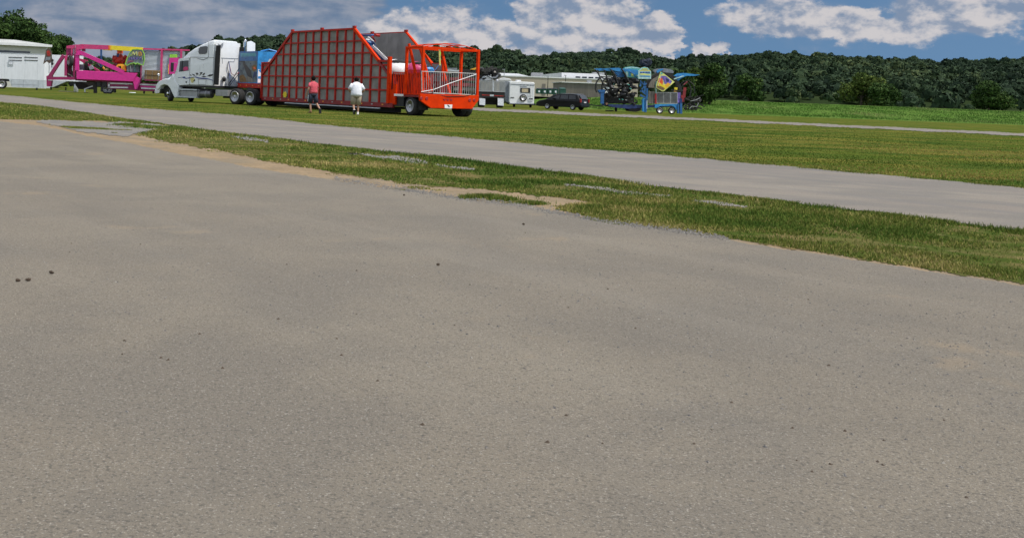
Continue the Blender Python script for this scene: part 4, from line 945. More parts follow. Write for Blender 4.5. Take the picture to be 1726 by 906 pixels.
deco([(345, 355), (520, 335), (600, 360), (830, 375), (1025, 432), (1022, 445), (820, 400), (700, 398), (560, 380), (500, 350), (345, 372)], 'decal_blue', .011)
deco([(360, 390), (420, 350), (470, 370), (490, 420), (450, 500), (400, 520), (365, 450)], 'decal_yellow'); deco([(455, 440), (490, 415), (488, 450), (460, 468)], 'black_paint', .011)
# unicorn-like flourish kept as plain leaf emblem on the roof rear
em = K.face(250 + 800 / 6.47, 50 + 180 / 6.47, xb - .03)
def b3(x, y): a, z = K.face(250 + x / 6.47, 50 + y / 6.47, xb - .034); return (xb - .034, a, z)
MB().slab([b3(758, 150), (b3(785, 165)), b3(820, 140), b3(815, 175), b3(800, 210), b3(785, 185), b3(770, 205), b3(762, 180)], (-.006, 0, 0)).build('roof_emblem', 'steel_grey', tk)
mb = MB()
for a, b in (((795, 310), (980, 318)), ((805, 312), (808, 372)), ((880, 350), (935, 352)), ((935, 352), (940, 318))): mb.bar(b3(*a), b3(*b), .03)
mb.build('grab_rail', 'fabric_grey', tk)
# hood, fender, bumper
zc0 = zw0; 
hood_side = kp([(298, 470), (300, 600), (250, 590), (235, 545), (200, 548), (182, 520), (230, 488)])
hood = MB(); hs = [(k3(292, 470)[0], zw0 - .02, .0), (k3(230, 488)[0], k3(230, 490)[2], -.16), (k3(160, 540)[0], k3(180, 522)[2] - .03, -.28), (k3(105, 580)[0], k3(120, 565)[2], -.45), (k3(84, 620)[0], k3(88, 612)[2], -.55)]
zlo = k3(230, 602)[2]; vs = []
for x, z, ins in hs:
    vs += [(x, ins, zlo), (x, ins, z - .22), (x, ins - .12, z - .05), (x, ins - .4, z), (x, -KW - ins + .4, z), (x, -KW - ins + .12, z - .05), (x, -KW - ins, z - .22), (x, -KW - ins, zlo)]
n = len(hs); fs = [(i * 8 + j, i * 8 + j + 1, (i + 1) * 8 + j + 1, (i + 1) * 8 + j) for i in range(n - 1) for j in range(7)] + [tuple(range(8))[::-1], tuple((n - 1) * 8 + j for j in range(8))]
fs += [((i + 1) * 8, (i + 1) * 8 + 7, i * 8 + 7, i * 8) for i in range(n - 1)]
hood.add(vs, fs).build('hood', 'tractor_white', tk, bevel=.03)
fo = [(268, 480), (300, 560), (335, 612), (322, 740), (290, 745), (262, 690), (240, 640), (215, 610), (175, 600), (140, 615), (125, 640), (100, 660), (80, 640), (88, 600), (120, 562), (180, 535), (235, 535)]
arch = [(120, 655), (130, 620), (165, 604), (212, 612), (238, 642), (262, 692), (285, 735), (200, 740), (140, 735)]
MB().slab([(a, -.34, c) for a, _, c in kp(arch)], (0, -KW + .68, 0)).build('wheel_well', 'black_paint', tk)
for y0, th in ((.05, -.42), (-KW - .05, .42)): MB().slab([(a, y0, c) for a, _, c in kp(fo)], (0, th, 0)).build('fender', 'tractor_white', tk, bevel=.06)
MB().slab([(a, -.02, c) for a, _, c in kp([(128, 640), (118, 695), (75, 700), (62, 680), (70, 648), (100, 655)])], (0, -KW + .04, 0)).build('bumper', 'chrome', tk, bevel=.03)
xn = hs[-1][0]; MB().box(xn + .004, xn + .05, -KW + .65, -.65, zlo + .05, hs[-1][1] - .12).build('grille', 'chrome', tk)
for y0 in (-.32, -KW + .10):
    MB().ell((k3(92, 606)[0] + .05, y0 + .1, k3(92, 606)[2] - .02), (.06, .14, .10), 12, 8).build('headlight', 'glass_dark', tk, smooth=True)
# windscreen and visor
za, zb_ = secs[-3][1], zw0; xa2, xb2 = secs[-3][0], xw0
MB().add([(xa2 + .03, -.30, za - .1), (xb2 + .03, -.14, zb_ + .08), (xb2 + .03, -KW + .14, zb_ + .08), (xa2 + .03, -KW + .30, za - .1)], [(0, 1, 2, 3)]).build('windscreen', 'glass_dark', tk)
MB().slab(kp([(338, 318), (455, 300), (455, 312), (350, 338), (325, 350)], .01), (0, .03, 0)).build('drip_rail', 'tractor_white', tk)
for yy, s_ in ((.22, 1), (-KW - .22, -1)):
    xm, _, zm = k3(288, 410); m_ = MB().box(xm - .05, xm + .07, yy - .10, yy + .10, k3(288, 462)[2], k3(288, 362)[2]).build('mirror', 'black_paint', tk, bevel=.02)
    MB().bar((xm, yy, zm + .3), (xm - .25, yy - .22 * s_, zm + .3), .025).build('mirror_arm', 'steel_grey', m_); MB().bar((xm, yy, zm - .3), (xm - .25, yy - .22 * s_, zm - .3), .025).build('mirror_arm', 'steel_grey', m_)
MB().tube([k3(110, 492, .1), k3(106, 560, .02)], .018, 6).build('fender_mirror_post', 'steel_grey', tk); MB().ell(k3(110, 492, .1), (.07, .1, .09), 10, 6).build('fender_mirror', 'chrome', tk, smooth=True)
# chassis, steps, tanks
xc0 = k3(330, 640)[0]
MB().box(-2.2, xc0 + 1.2, -.75, -.55, .62, .95).build('chassis_rail', 'black_paint', tk); MB().box(-2.2, xc0 + 1.2, -KW + .55, -KW + .75, .62, .95).build('chassis_rail', 'black_paint', tk)
MB().box(k3(720, 640)[0], xc0, -KW + .1, -.10, zfl - .16, zfl - .004).build('underfloor', 'black_paint', tk)
a0 = k3(345, 665); a1 = k3(525, 735)
MB().box(a1[0], a0[0], -.5, -.04, a1[2], a0[2]).build('battery_box', 'steel_grey', tk, bevel=.03)
b0_ = k3(330, 655); MB().box(k3(530, 650)[0], b0_[0], -.3, .02, k3(430, 662)[2], k3(430, 646)[2]).build('step', 'galvanised', tk)
b0_ = k3(300, 735); MB().box(k3(525, 735)[0], b0_[0], -.3, .04, k3(430, 742)[2], k3(430, 728)[2]).build('step', 'galvanised', tk)
t0 = k3(522, 700, -.3); t1 = k3(690, 700, -.3); rt_ = (k3(600, 655)[2] - k3(600, 745)[2]) / 2; zc_ = (k3(600, 655)[2] + k3(600, 745)[2]) / 2
MB().lathe((t1[0], -.36, zc_), [(rt_ * .85, 0), (rt_, .05), (rt_, t0[0] - t1[0] - .05), (rt_ * .85, t0[0] - t1[0])], 'x', 24).build('fuel_tank', 'tank_metal', tk, smooth=True)
for q in (.25, .7): MB().lathe((t1[0] + (t0[0] - t1[0]) * q, -.36, zc_), [(rt_ + .012, 0), (rt_ + .012, .06)], 'x', 24).build('tank_strap', 'steel_grey', tk)
a0 = k3(725, 655); a1 = k3(858, 728); MB().box(a1[0], a0[0], -.55, -.06, a1[2], a0[2]).build('tool_box', 'steel_grey', tk, bevel=.02)
MB().box(k3(640, 740)[0], k3(565, 740)[0], -.5 - KW + .6, -KW + .3, .35, .8).build('air_tank', 'black_paint', tk)
# wheels
r1 = .51
wheel('wheel', tk, 0.0, .02, r1, .28, 1, 'alloy', dual=True); wheel('wheel', tk, 0.0, -KW - .02, r1, .28, -1, 'alloy', dual=True)
wheel('wheel', tk, -1.32, .02, r1, .28, 1, 'alloy', dual=True); wheel('wheel', tk, -1.32, -KW - .02, r1, .28, -1, 'alloy', dual=True)
xfw = k3(212, 700)[0]
for yy, s_ in ((-.12, 1), (-KW + .12, -1)):
    fw_ = thing('steer_wheel', None, None, (xfw, yy - .14 * s_, 0), R(-30)); fw_.parent = tk
    t_ = wheel('tyre', fw_, 0, .14 * s_, r1, .28, s_, 'chrome')
    MB().lathe((0, .14 * s_, r1), [(.14, 0), (.13, .10 * s_), (.06, .14 * s_)], 'y', 14).build('hub_cap', 'chrome', fw_, smooth=True)
for xx in (0, -1.32): MB().tube([(xx, -.5, r1), (xx, -KW + .5, r1)], .10, 8).build('axle', 'black_paint', tk)
MB().tube([(xfw, -.4, r1), (xfw, -KW + .4, r1)], .06, 8).build('axle', 'black_paint', tk)
MB().box(-.9, -.3, -KW + .8, -.8, .97, 1.12).build('fifth_wheel', 'black_paint', tk)
MB().box(-2.0, -1.97, -.62, .0, .25, .95).build('mud_flap', 'black_rubber', tk); MB().box(-2.0, -1.97, -KW, -KW + .62, .25, .95).build('mud_flap', 'black_rubber', tk)
# exhaust stacks and far fairing
def kf(x, y, xl): a, z = K.face(250 + x / 6.47, 50 + y / 6.47, xl); return (xl, a, z)
pA = kf(1048, 232, xb - .35); MB().tube([(xb - .35, pA[1], .9), (xb - .35, pA[1], kf(1052, 140, xb - .35)[2]), (xb - .45, pA[1], kf(1052, 112, xb - .35)[2])], .085, 12).build('exhaust_stack', 'chrome', tk, smooth=True)
q = [kf(1072, 135, xb - .5), kf(1118, 125, xb - .5), kf(1160, 150, xb - .5), kf(1158, 400, xb - .5), kf(1068, 400, xb - .5)]
MB().slab(q, (-.05, 0, 0)).build('far_fairing', 'white_paint', tk)
# air lines behind the sleeper
for i, (pts, m) in enumerate(((((875, 345), (862, 420), (880, 480), (850, 600)), 'black_rubber'), (((880, 360), (905, 480), (935, 500), (990, 470)), 'air_red'), (((985, 430), (930, 520), (870, 605)), 'black_rubber'), (((995, 470), (950, 530), (885, 612)), 'black_rubber'), (((880, 350), (890, 430), (890, 530)), 'air_blue'))):
    MB().tube([kf(x, y, xb - .12 - .12 * i) for x, y in pts], .022, 6).build('air_line', m, tk)
a = kf(825, 540, xb - .2); MB().ell(a, (.12, .16, .18), 10, 8).build('air_dryer', 'black_paint', tk, smooth=True)
MB().box(xb - .28, xb - .06, kf(850, 560, xb)[1] - .15, kf(850, 560, xb)[1] + .1, zfl, zfl + .5).build('bracket', 'galvanised', tk)
# ============================================================ PEOPLE
def chain_body(name, m, parent, joints, bones):
    keys = list(joints); me = bpy.data.meshes.new(name)
    me.from_pydata([joints[k][0] for k in keys], [(keys.index(a), keys.index(b)) for a, b in bones], [])
    me.materials.append(MATS[m]); ob = bpy.data.objects.new(name, me); col.objects.link(ob); ob.parent = parent
    sk = ob.modifiers.new('skin', 'SKIN'); sk.use_smooth_shade = True
    if not me.skin_vertices: me.attributes  # layer made by the modifier
    if len(me.skin_vertices) == 0:
        import bmesh
        b = bmesh.new(); b.from_mesh(me); b.verts.layers.skin.verify(); b.to_mesh(me); b.free()
    lay_ = me.skin_vertices[0].data
    for i, k in enumerate(keys):
        r_ = joints[k][1]; lay_[i].radius = (r_, r_) if not isinstance(r_, tuple) else r_
    lay_[keys.index('pelvis')].use_root = True
    s_ = ob.modifiers.new('sub', 'SUBSURF'); s_.levels = 1; s_.render_levels = 2
    return ob
def person(label, X0, Y0, rz, pose, parts):
    root = thing('person', label, 'person', (X0, Y0, 0), rz)
    J = {}; J.update(pose); B = [('pelvis', 'waist'), ('waist', 'chest'), ('chest', 'neck'), ('neck', 'head'), ('head', 'crown')]
    for s_ in 'LR':
        B += [('chest', 'sh' + s_), ('sh' + s_, 'el' + s_), ('el' + s_, 'wr' + s_), ('wr' + s_, 'pm' + s_), ('pelvis', 'hp' + s_), ('hp' + s_, 'kn' + s_), ('kn' + s_, 'an' + s_), ('an' + s_, 'to' + s_)]
        w_, p_ = Vector(J['wr' + s_][0]), Vector(J['pm' + s_][0]); d = (p_ - w_).normalized(); sd_ = Vector((0, 1, 0)); sd_ = (sd_ - d * sd_.dot(d)).normalized()
        inw = d.cross(sd_).normalized() * (-1 if s_ == 'L' else 1)
        for i, (off, ln) in enumerate(((-.030, .060), (-.010, .072), (.010, .068), (.028, .052))):
            a = p_ + sd_ * off; b = a + d * ln * .55; c = b + (d * .7 + inw * .5).normalized() * ln * .5
            for nm, pt, r_ in (('a', a + d * .015, .010), ('b', b, .009), ('c', c, .0075)): J['f%d%s%s' % (i, nm, s_)] = (tuple(pt), r_)
            B += [('pm' + s_, 'f%da%s' % (i, s_)), ('f%da%s' % (i, s_), 'f%db%s' % (i, s_)), ('f%db%s' % (i, s_), 'f%dc%s' % (i, s_))]
        ta = w_.lerp(p_, .5) - sd_ * .035; J['ta' + s_] = (tuple(ta), .011); J['tb' + s_] = (tuple(ta - sd_ * .015 + d * .04), .009); B += [('wr' + s_, 'ta' + s_), ('ta' + s_, 'tb' + s_)]
    chain_body('body', 'skin', root, J, B)
    hc = Vector(J['head'][0])
    f_ = MB().ell(hc + Vector((.01, 0, .02)), (.098, .078, .118), 16, 12).build('head', 'skin', root, smooth=True)
    MB().ell(hc + Vector((.105, 0, -.005)), (.022, .014, .022), 8, 6).build('nose', 'skin', f_, smooth=True)
    for s_ in (1, -1):
        MB().ell(hc + Vector((.0, .080 * s_, .0)), (.022, .012, .032), 8, 6).build('ear', 'skin', f_, smooth=True)
        MB().ell(hc + Vector((.088, .032 * s_, .03)), (.012, .014, .009), 8, 6).build('eye', 'shoe_white', f_, smooth=True)
    MB().box(hc.x + .088, hc.x + .1, -.025, .025, hc.z - .055, hc.z - .045).build('mouth', 'light_red', f_)
    return root, J, hc
def limb_cloth(mb, a, b, ra, rb, n=12, ext=1.0):
    a, b = Vector(a), Vector(b); e = a.lerp(b, ext); mb.tube([a, a.lerp(e, .5), e], [ra, (ra + rb) / 2, rb], n); return mb
def shoe(parent, an, to, m, sole=None):
    a, b = Vector(an), Vector(to); d = b - a; h = Vector((d.x, d.y, 0)).normalized() if Vector((d.x, d.y, 0)).length > .02 else Vector((1, 0, 0))
    mb = MB(); dn = (b - a).normalized(); heel = a - dn * .0 
    mb.tube([a + Vector((0, 0, .04)), a + Vector((0, 0, -.02))], [.052, .055], 10)
    L = .27; d2 = d.normalized(); base = a + Vector((0, 0, -.035)) - d2 * .06
    mb.tube([base, base + d2 * .05, base + d2 * .14, base + d2 * .24, base + d2 * .29], [.03, .052, .050, .048, .022], 12)
    s_ = mb.build('shoe', m, parent, smooth=True)
    up_ = d2.cross(Vector((0, 1, 0))).normalized(); up_ = -up_ if up_.z < 0 else up_
    if sole: MB().bar(base - d2 * .01 - up_ * .045, base + d2 * .29 - up_ * .045, .10, .03, up_).build('sole', sole, s_)
    return s_
# man in the red shirt: striding away to the left
g1 = G(521.5, 190.6)
pose = dict(pelvis=((0, 0, .93), .12), waist=((.01, 0, 1.08), .125), chest=((.03, 0, 1.33), .13), neck=((.04, 0, 1.50), .055), head=((.06, 0, 1.60), .07), crown=((.06, 0, 1.68), .05),
            hpL=((0, .10, .88), .095), knL=((.10, .10, .50), .062), anL=((.02, .09, .09), .040), toL=((.16, .10, .04), .035),
            hpR=((0, -.10, .88), .095), knR=((-.02, -.16, .50), .062), anR=((-.32, -.22, .20), .040), toR=((-.30, -.24, .06), .035),
            shL=((.02, .20, 1.40), .06), elL=((-.06, .28, 1.14), .044), wrL=((.06, .31, .92), .030), pmL=((.09, .31, .84), .030),
            shR=((.02, -.20, 1.40), .06), elR=((.05, -.25, 1.12), .044), wrR=((.22, -.22, .96), .030), pmR=((.28, -.21, .91), .030))
rz1 = R(118)
rt1, J, hc = person('man in a red t-shirt and dark shorts striding away on the lawn', g1[0] + .15, g1[1], rz1, pose, None)
sh = MB().loft([((0.00, 0, .93), .155, .215), ((.0, 0, 1.02), .160, .212), ((.01, 0, 1.15), .150, .205), ((.02, 0, 1.30), .150, .225), ((.03, 0, 1.40), .130, .225), ((.035, 0, 1.46), .090, .150), ((.04, 0, 1.50), .060, .065)], 20)
for s_, q in (('L', 1), ('R', -1)): limb_cloth(sh, (.02, .15 * q, 1.40), J['el' + s_][0], .085, .075, 12, .72)
sh.build('t_shirt', 'shirt_red', rt1, smooth=True)
so_ = MB().loft([((0, 0, .98), .150, .20), ((0, 0, .86), .155, .205), ((0, 0, .80), .12, .17)], 18)
for s_ in 'LR': limb_cloth(so_, (J['hp' + s_][0][0], J['hp' + s_][0][1], .90), J['kn' + s_][0], .115, .105, 14, 1.02)
o = so_.build('shorts', 'shorts_navy', rt1, smooth=True)
MB().bar((.06, .215, .84), (.10, .21, .56), .012, .05).build('side_stripe', 'shirt_white', o)
shoe(rt1, J['anL'][0], J['toL'][0], 'brown_crate'); shoe(rt1, J['anR'][0], J['toR'][0], 'shoe_black', 'shoe_black')
MB().ell(hc + Vector((-.015, 0, .045)), (.122, .106, .120), 18, 12, .05, -.95).build('hair', 'hair_black', rt1, smooth=False)
# man in white
g2 = G(600.5, 193.2)
pose = dict(pelvis=((0, 0, .95), .14), waist=((.02, 0, 1.10), .15), chest=((.05, 0, 1.36), .15), neck=((.10, 0, 1.54), .06), head=((.15, 0, 1.62), .075), crown=((.16, 0, 1.70), .05),
            hpR=((0, -.11, .90), .105), knR=((.06, -.11, .50), .066), anR=((.0, -.10, .09), .042), toR=((.15, -.11, .04), .036),
            hpL=((0, .11, .90), .105), knL=((.05, .13, .50), .066), anL=((-.25, .10, .21), .042), toL=((-.20, .09, .07), .036),
            shL=((.05, .23, 1.43), .07), elL=((.00, .36, 1.16), .05), wrL=((.22, .27, 1.04), .034), pmL=((.29, .24, 1.03), .032),
            shR=((.05, -.23, 1.43), .07), elR=((.00, -.36, 1.16), .05), wrR=((.22, -.27, 1.04), .034), pmR=((.29, -.24, 1.03), .032))
rt2, J, hc = person('stout man in a white t-shirt, khaki shorts and black cap walking away on the lawn', g2[0] - .03, g2[1], R(95), pose, None)
sh = MB().loft([((0.0, 0, .90), .195, .272), ((.0, 0, .98), .205, .275), ((.01, .01, 1.08), .200, .262), ((.02, -.01, 1.18), .200, .268), ((.04, 0, 1.30), .185, .275), ((.05, 0, 1.42), .165, .265), ((.06, 0, 1.50), .12, .180), ((.08, 0, 1.55), .07, .08)], 22)
for s_, q in (('L', 1), ('R', -1)): limb_cloth(sh, (.05, .18 * q, 1.43), J['el' + s_][0], .105, .098, 12, .88)
sh.build('t_shirt', 'shirt_white', rt2, smooth=True)
so_ = MB().loft([((0, 0, 1.0), .185, .25), ((0, 0, .88), .190, .262), ((0, 0, .80), .15, .22)], 18)
for s_ in 'LR': limb_cloth(so_, (J['hp' + s_][0][0], J['hp' + s_][0][1] * 1.05, .92), J['kn' + s_][0], .145, .130, 14, 1.05)
so_.build('shorts', 'shorts_khaki', rt2, smooth=True)
shoe(rt2, J['anR'][0], J['toR'][0], 'shoe_white', 'shoe_white'); shoe(rt2, J['anL'][0], J['toL'][0], 'shoe_white', 'shoe_black')
cp = MB().ell(hc + Vector((0, 0, .05)), (.126, .112, .115), 18, 12, 0, -.35).build('cap', 'hair_black', rt2, smooth=True)
MB().slab([hc + Vector(q) for q in ((.07, .07, .05), (.20, .05, .03), (.20, -.05, .03), (.07, -.07, .05))], (0, 0, .012)).build('brim', 'hair_black', cp)
MB().ell(hc + Vector((-.02, 0, .0)), (.100, .090, .09), 14, 8, .05).build('hair', 'hair_black', rt2)
# ============================================================ LEFT: white trailers and the pink ride
def zpx(px_, py_, Y, x0, y0=None): X, _, z = W(px_, py_, Y); return X - x0, z
def small_wheel(parent, x, y, r, w_=.25, rim='alloy', s_=-1): return wheel('wheel', parent, x, y, r, w_, s_, rim)
Yt = 121.; xL = W(-75, 120, Yt)[0]; xR = W(75, 120, Yt)[0]; zt2 = W(40, 91, Yt)[2]; zbm = W(60, 148.2, Yt)[2]; zsk = W(40, 134.5, Yt)[2]
g = thing('box_trailer', 'long white box trailer with a grey skirt at the left edge of the field', 'trailer', (xL, Yt, 0))
L = xR - xL
MB().box(0, L, 0, 2.5, zsk, zt2).build('body', 'trailer_white', g, bevel=.03)
MB().box(-.01, L + .01, -.02, 2.52, zt2 + .003, zt2 + .07).build('roof_rail', 'galvanised', g)
xw_ = zpx(3, 146, Yt, xL)[0]
MB().slab([(xw_ + .75, -.01, zsk - .003), (L, -.01, zsk - .003), (L, -.01, zbm), (xw_ + .75 + .45, -.01, zbm)], (0, 2.4, 0)).build('skirt', 'trailer_skirt', g)
MB().box(0, xw_ + .6, .3, 2.3, zsk - .25, zsk - .003).build('chassis', 'black_paint', g)
for a, b in ((110, 280), (310, 480)):
    for y in (351, 387):
        x0, z = zpx(a / 7.547, 50 + y / 7.547, Yt, xL); x1_, _ = zpx(b / 7.547, 50 + y / 7.547, Yt, xL); MB().box(x0, x1_, -.03, -.003, z - .05, z + .03).build('vent_slot', 'black_paint', g)
x0, z0_ = zpx(100 / 7.547, 50 + 462 / 7.547, Yt, xL); x1_, z1_ = zpx(170 / 7.547, 50 + 405 / 7.547, Yt, xL)
h_ = MB().box(x0, x1_, -.04, -.003, z0_, z1_).build('access_hatch', 'galvanised', g); MB().box(x0 + .12, x1_ - .1, -.06, -.043, z0_ + .18, z1_ - .12).build('lamp_panel', 'shirt_white', h_)
for q in (150, 300, 490):
    x0 = zpx(q / 7.547, 130, Yt, xL)[0]; MB().box(x0 - .012, x0 + .012, -.02, -.012, zbm + .05, zsk - .05).build('door_seam', 'fabric_grey', g)
x0 = zpx(150 / 7.547, 130, Yt, xL)[0]; x1_ = zpx(480 / 7.547, 130, Yt, xL)[0]; MB().box(x0, x1_, -.02, -.012, zbm + .3, zbm + .325).build('door_seam', 'fabric_grey', g)
for q in (60, 320, 480): x0 = zpx(q / 7.547, 110, Yt, xL)[0]; MB().box(x0 - .008, x0 + .008, -.008, -.003, zsk + .1, zt2 - .1).build('panel_seam', 'galvanised', g)
small_wheel(g, xw_, .0, .52, .3); small_wheel(g, xw_ - 1.25, .0, .52, .3)
for q in (.35, .8): MB().box(L * q + 1, L * q + 1.15, .4, .55, 0, zbm + .1).build('landing_leg', 'black_paint', g)
# second white trailer, gooseneck nose
Yn = 130.; xn0 = W(76, 120, Yn)[0]; zt3 = W(100, 92.8, Yn)[2]; zs3 = W(100, 136, Yn)[2]; xn1 = W(131, 120, Yn)[0]
g = thing('box_trailer', 'plain white box trailer seen through the open frame of the pink ride', 'trailer', (xn0, Yn, 0))
MB().box(0, xn1 - xn0, 0, 2.5, zs3, zt3).build('body', 'trailer_white', g)
MB().slab([(0, -.01, zs3 - .003), (xn1 - xn0 - 1.2, -.01, zs3 - .003), (xn1 - xn0 - 2.9, -.01, .35), (0, -.01, .35)], (0, 2.4, 0)).build('skirt', 'trailer_skirt', g)
MB().box(xn1 - xn0 - 1.1, xn1 - xn0 + 5, .3, 2.2, zs3 - .5, zs3 - .1).build('chassis', 'black_paint', g)
for k, m in ((.35, 'black_rubber'), (.65, 'black_rubber')):
    x_, z_ = zpx(88, 95.5 + 9 * k * 2, Yn, xn0); MB().ell((x_, -.12, z_), (.2, .12, .2), 12, 8).build('air_fitting', m, g, smooth=True)
MB().box(.2, 1.3, -.02, -.003, zs3 + 1.6, zs3 + 1.64).build('panel_seam', 'fabric_grey', g)
for q in (.6, 2.4): MB().box(q, q + .15, .4, .55, 0, .4).build('landing_leg', 'black_paint', g)

YP = 108.; pk = thing('pink_ride', 'bright pink folded carnival ride on a trailer with a yellow beam and silver shutters', 'carnival ride', (W(200, 150, YP)[0], YP, 0)); XP = pk.location.x
def pp(px_, py_, dy=0.): X, Y, z = W(px_, py_, YP + dy); return (X - XP, dy, z)
def zz2(x, y): return (120 + x / 8.235, 60 + y / 8.235)
def zz1(x, y): return (x / 7.547, 50 + y / 7.547)
def zz7(x, y): return (60 + x / 9.54, 65 + y / 9.54)
def pslab(pts, dy, th, nm, m, bev=0): return MB().slab([pp(x, y, dy) for x, y in pts], (0, th, 0)).build(nm, m, pk, bevel=bev)
def pbar(a, b, wpx, dy, nm, m, dep=.25): return MB().bar(pp(*a, dy), pp(*b, dy), dep, wpx / FPX * (YP + dy), (0, 0, 1) if abs(a[0] - b[0]) > abs(a[1] - b[1]) * .05 else (1, 0, 0)).build(nm, m, pk)
# chassis
pslab([zz2(500, 640), zz2(1190, 665), zz2(1600, 690), zz2(1600, 790), zz2(990, 770), zz2(510, 735)], .25, 2.0, 'chassis', 'pink_dark')
pslab([zz2(60, 605), zz2(870, 637), zz2(870, 655), zz2(60, 625)], .1, .4, 'lower_rail', 'pink_dark')
for a, b, y0, y1 in ((515, 850, 662, 672), (515, 790, 718, 722), (950, 1600, 678, 705), (970, 1600, 730, 758)): pbar(zz2(a, y0), zz2(b, y1), 2.3, .18, 'white_rail', 'shirt_white', .06)
pbar(zz2(524, 655), zz2(522, 725), 3, .18, 'white_rail_end', 'shirt_white', .06)
pbar(zz2(965, 708), zz2(1600, 728), 2.6, .2, 'pink_stripe', 'pink', .06)
# main box arm
pslab([zz2(68, 482), zz2(918, 522), zz2(862, 640), zz2(72, 606)], -.35, .8, 'box_arm', 'pink', .04)
pslab([zz2(905, 568), zz2(962, 600), zz2(950, 655), zz2(912, 745), zz2(882, 742), zz2(858, 632)], -.25, .5, 'arm_knuckle', 'pink')
pbar(zz2(75, 210), zz2(735, 512), 6.2, -.2, 'diagonal_brace', 'pink', .35)
pbar(zz2(115, 330), zz2(395, 500), 3.2, 1.6, 'rear_brace', 'pink_mid', .25); pbar(zz2(230, 350), zz2(120, 330), 2, 1.6, 'rear_strut', 'pink_mid', .2)
pbar(zz2(88, 262), zz2(84, 484), 5.6, -.2, 'column', 'pink', .35); pslab([zz2(60, 248), zz2(124, 248), zz2(124, 275), zz2(60, 275)], -.45, .7, 'column_cap', 'pink')
pslab([zz2(70, 130), zz2(150, 120), zz2(150, 190), zz2(80, 200), zz2(66, 250), zz2(60, 200)], -.4, .8, 'top_knuckle', 'pink_mid')
pbar(zz2(140, 152), zz2(520, 168), 7.4, .0, 'top_beam', 'pink_mid', .45)
for k, m in enumerate(('hot_orange', 'amber')): pslab([zz2(512 + 22 * k, 136), zz2(534 + 22 * k, 137), zz2(534 + 22 * k, 198), zz2(512 + 22 * k, 197)], -.235 - .0, .48, 'fade_band', m)
pslab([zz2(556, 138), zz2(990, 166), zz2(990, 202), zz2(860, 202), zz2(830, 218), zz2(556, 199)], -.23, .46, 'yellow_beam', 'yellow')
pslab([zz2(440, 190), zz2(560, 200), zz2(560, 210), zz2(440, 203)], -.2, .3, 'yellow_strip', 'yellow')
pbar(zz2(990, 186), zz2(1640, 205), 2.6, .05, 'shutter_top_rail', 'pink_mid', .3)
pslab([zz2(150, 190), zz2(186, 186), zz2(186, 222), zz2(150, 215)], .0, .4, 'beam_bracket', 'pink_dark')
# left end frame
pslab([zz1(845, 208), zz1(975, 190), zz1(1000, 215), zz1(1000, 240), zz1(845, 240)], .0, .9, 'end_header', 'pink_mid')
pslab([zz1(842, 236), zz1(905, 236), zz1(905, 330), zz1(842, 330)], .1, .9, 'end_panel', 'pink_dark'); pbar(zz1(915, 240), zz1(912, 440), 2.2, .0, 'end_post', 'pink_mid', .2); pbar(zz1(958, 240), zz1(940, 600), 2.6, .15, 'end_post', 'pink_mid', .2)
pbar(zz1(842, 330), zz1(838, 590), 4.2, .05, 'end_post', 'pink_mid', .3); pbar(zz1(890, 440), zz1(880, 640), 6, .5, 'ram_housing', 'pink_dark', .4); pbar(zz1(950, 430), zz1(945, 640), 5, .6, 'end_panel', 'pink_dark', .4)
pbar(zz7(452, 272), zz7(232, 610), 5.6, -.1, 'leaning_leg', 'pink_dark', .35)
pslab([zz7(172, 605), zz7(250, 575), zz7(262, 640), zz7(238, 772), zz7(178, 770)], -.3, .6, 'outrigger_foot', 'pink_dark')
pbar(zz7(240, 640), zz7(650, 640), 5, -.05, 'base_rail', 'pink_dark', .35)
pbar(zz7(200, 668), zz7(700, 690), .8, -.3, 'white_trim', 'shirt_white', .05)
# spare wheel hung in the frame
sx_, _, sz_ = pp(*zz1(872, 402), -.25); sw = thing('spare_wheel', None, None, (sx_, -.25, sz_), R(-50)); sw.parent = pk
wheel('tyre', sw, 0, 0, .55, .32, -1, 'steel_grey', z=0)
for a, b, m, w_ in ((zz1(835, 340), zz1(830, 470), 'galvanised', .5), (zz1(960, 205), zz1(955, 320), 'galvanised', .5), (zz1(872, 470), zz1(890, 620), 'black_rubber', 1.6), (zz1(905, 480), zz1(925, 600), 'soot_black', 1.5), (zz1(860, 560), zz1(935, 600), 'wood_grey', 1.5)): pbar(a, b, w_, .0, 'hose', m, .1)
# swallow-tailed sign on a bent pole at the left end
pslab([zz7(165, 190), zz7(195, 160), zz7(235, 168), zz7(258, 225), zz7(262, 330), zz7(238, 392), (60 + 214 / 9.54, 65 + 398 / 9.54), zz7(178, 370), zz7(122, 412), zz7(148, 300)], -.1, .08, 'banner_board', 'sign_brown')
bb = pk.children[-1]
MB().slab([pp(*zz7(x, y), -.115) for x, y in ((178, 215), (200, 190), (228, 200), (238, 250), (225, 290), (190, 280))], (0, .012, 0)).build('painted_patch', 'flame_red', bb)
MB().slab([pp(*zz7(x, y), -.115) for x, y in ((165, 300), (240, 295), (235, 350), (185, 345), (150, 370))], (0, .012, 0)).build('painted_patch', 'fabric_grey', bb)
MB().tube([pp(*zz7(212, 398), -.05), pp(*zz7(222, 430), -.05), pp(*zz7(217, 560), -.05)], .06, 8).build('sign_pole', 'galvanised', pk)
